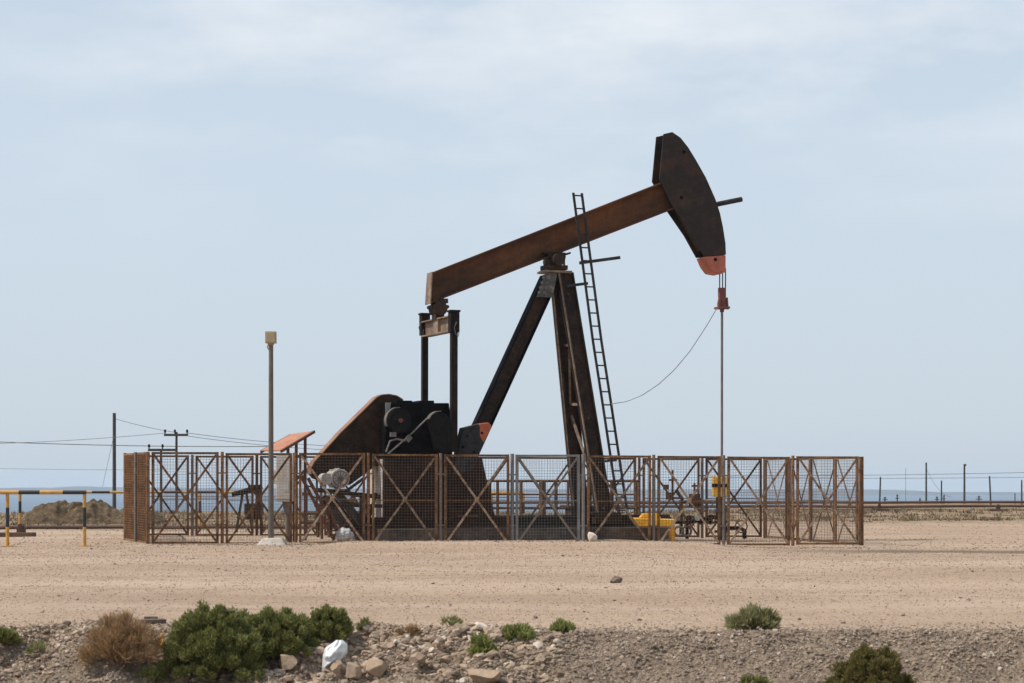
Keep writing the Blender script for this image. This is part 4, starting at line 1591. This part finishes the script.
pipeline('thin rusty pipe along the ground behind the left barriers and fence', 66, 66, -220, 470, 527.4, 527.2, .058)
pipeline('upper of the two thicker rusty pipes right of the enclosure', 128, 128, 380, 1300, 502.6, 502.2, .085)
pipeline('lower of the two thicker rusty pipes right of the enclosure', 122, 122, 560, 1300, 506.6, 506.2, .085)
pipeline('thinnest rusty pipe, just above the dry scrub strip at right', 116, 116, 740, 1300, 509.6, 509.6, .045)


def support(px0, px1, py, Y, label, blk=None):
    root = thing('pipe_support', label, 'pipe support', at((px0 + px1) / 2, py, Y) * 1, 0, 'sleepers under the pipelines')
    root.location.z = float(height(root.location.x, Y))
    s = (px1 - px0) * Y / F
    MB().box((0, 0, .06), (s, .35, .15)).build('sleeper', M['pipe'], root, False, .02)
    b = MB()
    b.box((0 if blk is None else blk, 0, .19), (.22, .2, .17))
    b.tube([((0 if blk is None else blk), -.12, .32), ((0 if blk is None else blk), .12, .32)], .07, 10)
    b.build('saddle', M['pipe'], root)


support(-8, 35, 537, 56.5, 'dark sleeper with a saddle block on the ground behind the near barrier', .22)
support(870.5, 888, 511.8, 107, 'dark sleeper under the pipes just right of the enclosure')
support(989, 1007, 511.8, 107, 'dark sleeper under the pipes near the right edge')


# ------------------------------------------------------------------ poles and wires
def pole(label, px, py0, py1, Y, wpx, lean=0, arm=None, name='utility_pole', sink=.6):
    b, t = at(px, py1, Y), at(px + lean, py0, Y)
    root = thing(name, label, 'pole', (b.x, Y, b.z), 0, 'utility poles on the flat')
    r = wpx / 2 * Y / F
    MB().tube([(0, 0, -sink), ((t.x - b.x), 0, t.z - b.z)], [r * 1.1, r * .9], 10).build('shaft', M['wood'], root, True)
    if arm:
        for (ax0, ax1, apy, ins) in arm:
            z = at(px, apy, Y).z - b.z
            x0, x1 = (ax0 - px) * Y / F, (ax1 - px) * Y / F
            m = MB().box(((x0 + x1) / 2, -r - .06, z), (x1 - x0, .11, .13))
            ar = m.build('crossarm', M['wood'], root)
            if not ins:
                continue
            m = MB()
            for ix in ins:
                xx = (ix - px) * Y / F
                m.tube([(xx, -r - .06, z + .06), (xx, -r - .06, z + .16)], .03, 8)
                m.tube([(xx, -r - .06, z + .14), (xx, -r - .06, z + .30)], [.07, .05], 8)
            m.build('insulator', M['black2'], ar, True)
    return root


pole('tall dark bare pole at the left beyond the spoil mound', 114.3, 413, 511, 112, 3.6)
pole('dark pole with a single crossarm and insulators above the left fence', 176.5, 432, 511.5, 110, 2.6, 0, [(164.5, 188.5, 435, (165.5, 175.3, 187.5))])
pole('shorter grey pole with a low wide crossarm above the left fence', 161, 449, 511, 104, 2.6, 0, [(148.5, 176, 450, (149.5, 163))])
pole('first of two tall poles from the left at the right of the picture', 926.2, 462.5, 502, 150, 1.8, 0)
pole('pole with a top knob, tallest at the right of the picture', 964.4, 464, 502, 150, 2.0, 0, [(963.2, 965.8, 465, ())])
pole('short leaning post closest to the right end of the fence', 879.3, 477, 504, 138, 1.7, 1.2)
pole('short thin post between the two tall poles at right', 941.5, 480.5, 502, 150, 1.5, 0)
pole('leaning post right of the two tall poles', 991, 476, 502, 146, 1.7, -1.5)
pole('short post at the right edge of the picture', 1021.7, 480, 502, 146, 1.6)
pole('thin short post among the pipes near the right edge', 1015, 493, 502, 150, 1.1)
pole('very thin distant mast above the right hand hills', 905.7, 468, 501, 170, .35, 0, None, 'thin_mast')


def wire(label, a, b, sag, r=.012, n=24, g='overhead wires'):
    a, b = at(*a), at(*b)
    pts = []
    for i in range(n + 1):
        t = i / n
        p = a.lerp(b, t)
        p.z -= sag * 4 * t * (1 - t)
        pts.append(p)
    return tag(MB().tube(pts, r, 5).build('overhead_wire', M['cable'], None, True), label, 'wire', g)


wire('thicker overhead wire crossing behind the bare pole at left', (-260, 426, 118), (270, 446.5, 118), .35, .024)
wire('overhead wire from the top of the bare pole to the crossarm pole', (114.5, 418.5, 112), (175, 432.3, 110), .06, .016)
wire('overhead wire from the left edge to the crossarm pole', (-260, 437.5, 125), (165.5, 433, 110), .55, .015)
wire('upper overhead wire running right from the crossarm pole behind the shelter', (187.5, 433, 110), (420, 447, 112), .25, .015)
wire('lower overhead wire running right from the crossarm pole behind the shelter', (187.5, 436, 110), (420, 452, 112), .25, .014)
wire('faint lowest overhead wire at the left edge', (-260, 461, 140), (160, 470, 140), .15, .012)
wire('slack guy wire leaning from the bare pole at left', (113.5, 437, 112), (102.5, 487, 112), .0, .010)
wire('upper overhead wire between the tall poles at right', (700, 476, 150), (1300, 463.5, 150), .25, .018)
wire('lower overhead wire between the tall poles at right', (700, 477.5, 150), (1300, 471, 150), .25, .016)
wire('slack stay wire sloping down from the first tall pole at right', (927, 470, 150), (952, 497, 150), .5, .010)


def far_tree(label, px, py0, py1, Y, w):
    b = at(px, py1, Y)
    root = thing('far_wellhead', label, 'wellhead', (b.x, Y, b.z), 0, 'small wellheads on the far flat')
    H = (py1 - py0) * Y / F
    W = w * Y / F
    m = MB().tube([(0, 0, -.3), (0, 0, H)], .05, 8)
    m.build('stem_pipe', M['wood'], root, True)
    for z, k in ((.55, 1), (.86, .5)):
        MB().box((0, 0, H * z), (W * k * .7, .12, .06)).build('valve_arm', M['wood'], root)


far_tree('dark valve stack just right of the enclosure among the pipes', 897.3, 494.5, 503, 150, 5)
far_tree('low wide valve frame between the tall poles and the right edge', 979, 496, 503, 150, 9)
far_tree('dark valve stack right of the thin short post between the tall poles', 944, 495, 503, 150, 4)
far_tree('low valve frame closest to the fence among the pipes', 885, 497, 503, 150, 7)
far_tree('small valve stack left of the first tall pole at right', 920, 498, 503, 150, 3)
far_tree('low valve frame left of the tallest pole with a knob', 937, 496.5, 503, 150, 6)

# ------------------------------------------------------------------ haze, world, sun, camera
hz = MB()
hz.box((0, 4600, 0), (18600, 9600, 1))
hzo = hz.build('haze', bpy.data.materials.new('haze_air'))
hzo['kind'] = 'stuff'
hv = hzo.data.vertices
for v in hv:
    v.co.z = -40.5 if v.co.z < 0 else 24.0
hm_ = hzo.data.materials[0]
hm_.use_nodes = True
nt = hm_.node_tree
nt.nodes.clear()
out = nt.nodes.new('ShaderNodeOutputMaterial')
pv = nt.nodes.new('ShaderNodeVolumePrincipled')
pv.inputs['Color'].default_value = (.76, .88, 1.0, 1)
pv.inputs['Density'].default_value = 1.05e-4
pv.inputs['Anisotropy'].default_value = .1
nt.links.new(pv.outputs[0], out.inputs['Volume'])

SUN_EL, SUN_AZ = 56.0, -100.0                      # azimuth from +Y towards +X
w = bpy.data.worlds.new('World')
bpy.context.scene.world = w
w.use_nodes = True
nt = w.node_tree
bg = nt.nodes['Background']
sky = nt.nodes.new('ShaderNodeTexSky')
sky.sky_type = 'NISHITA'
sky.sun_disc = False
sky.sun_elevation = R(SUN_EL)
sky.sun_rotation = R(SUN_AZ)
sky.air_density = 1.0
sky.dust_density = 1.2
sky.ozone_density = 1.0
tc = nt.nodes.new('ShaderNodeTexCoord')
mp = nt.nodes.new('ShaderNodeMapping')
mp.inputs['Scale'].default_value = (1.0, 1.0, 2.9)
mp.inputs['Rotation'].default_value = (0, .12, 0)
nt.links.new(tc.outputs['Generated'], mp.inputs['Vector'])
n1 = noise_node(nt, mp.outputs['Vector'], 5.2, 8, .56)
n2 = noise_node(nt, mp.outputs['Vector'], 2.1, 3, .5)
sepw = nt.nodes.new('ShaderNodeSeparateXYZ')
nt.links.new(tc.outputs['Generated'], sepw.inputs[0])
cf = math_node(nt, 'MULTIPLY', map_range(nt, n1, .45, .66), map_range(nt, n2, .38, .56))
cf = math_node(nt, 'MULTIPLY', cf, map_range(nt, sepw.outputs[0], -.24, -.02, .35, 1.0))
cf = math_node(nt, 'MULTIPLY', cf, map_range(nt, sepw.outputs[2], .10, .20, .05, .8))
glow = mix(nt, map_range(nt, sepw.outputs[2], .0, .17), (6.15, 7.1, 8.1, 1), (7.1, 8.1, 9.15, 1))
hazy = mix(nt, map_range(nt, sepw.outputs[2], 0, .8, .84, .45), sky.outputs[0], glow)
col = mix(nt, cf, hazy, (9.0, 9.4, 9.7, 1))
nt.links.new(col, bg.inputs['Color'])
bg.inputs['Strength'].default_value = .10

sl = bpy.data.lights.new('sun', 'SUN')
sl.energy = 4.0
sl.angle = R(.53)
sl.color = (1.0, .93, .84)
so = bpy.data.objects.new('sun', sl)
C.objects.link(so)
az = R(SUN_AZ)
dv = Vector((math.sin(az) * math.cos(R(SUN_EL)), math.cos(az) * math.cos(R(SUN_EL)), math.sin(R(SUN_EL))))
so.rotation_euler = dv.to_track_quat('Z', 'Y').to_euler()
so.location = (-20, 30, 30)

cam = bpy.data.cameras.new('camera')
co_ = bpy.data.objects.new('camera', cam)
C.objects.link(co_)
co_.location = (0, 0, CZ)
co_.rotation_euler = (R(90), 0, 0)
cam.sensor_width = 36
cam.lens = 36 * F / 1024
cam.shift_y = (HY - 341.5) / 1024
cam.clip_start = .1
cam.clip_end = 40000
cam.dof.use_dof = True
cam.dof.focus_distance = 52
cam.dof.aperture_fstop = 4.5
sc = bpy.context.scene
sc.camera = co_
sc.view_settings.view_transform = 'Standard'
sc.view_settings.look = 'None'
sc.view_settings.exposure = 0
sc.view_settings.gamma = 1
sc.cycles.use_denoising = True
sc.cycles.max_bounces = 6
sc.cycles.diffuse_bounces = 3
sc.cycles.volume_bounces = 2
sc.cycles.sample_clamp_indirect = 6
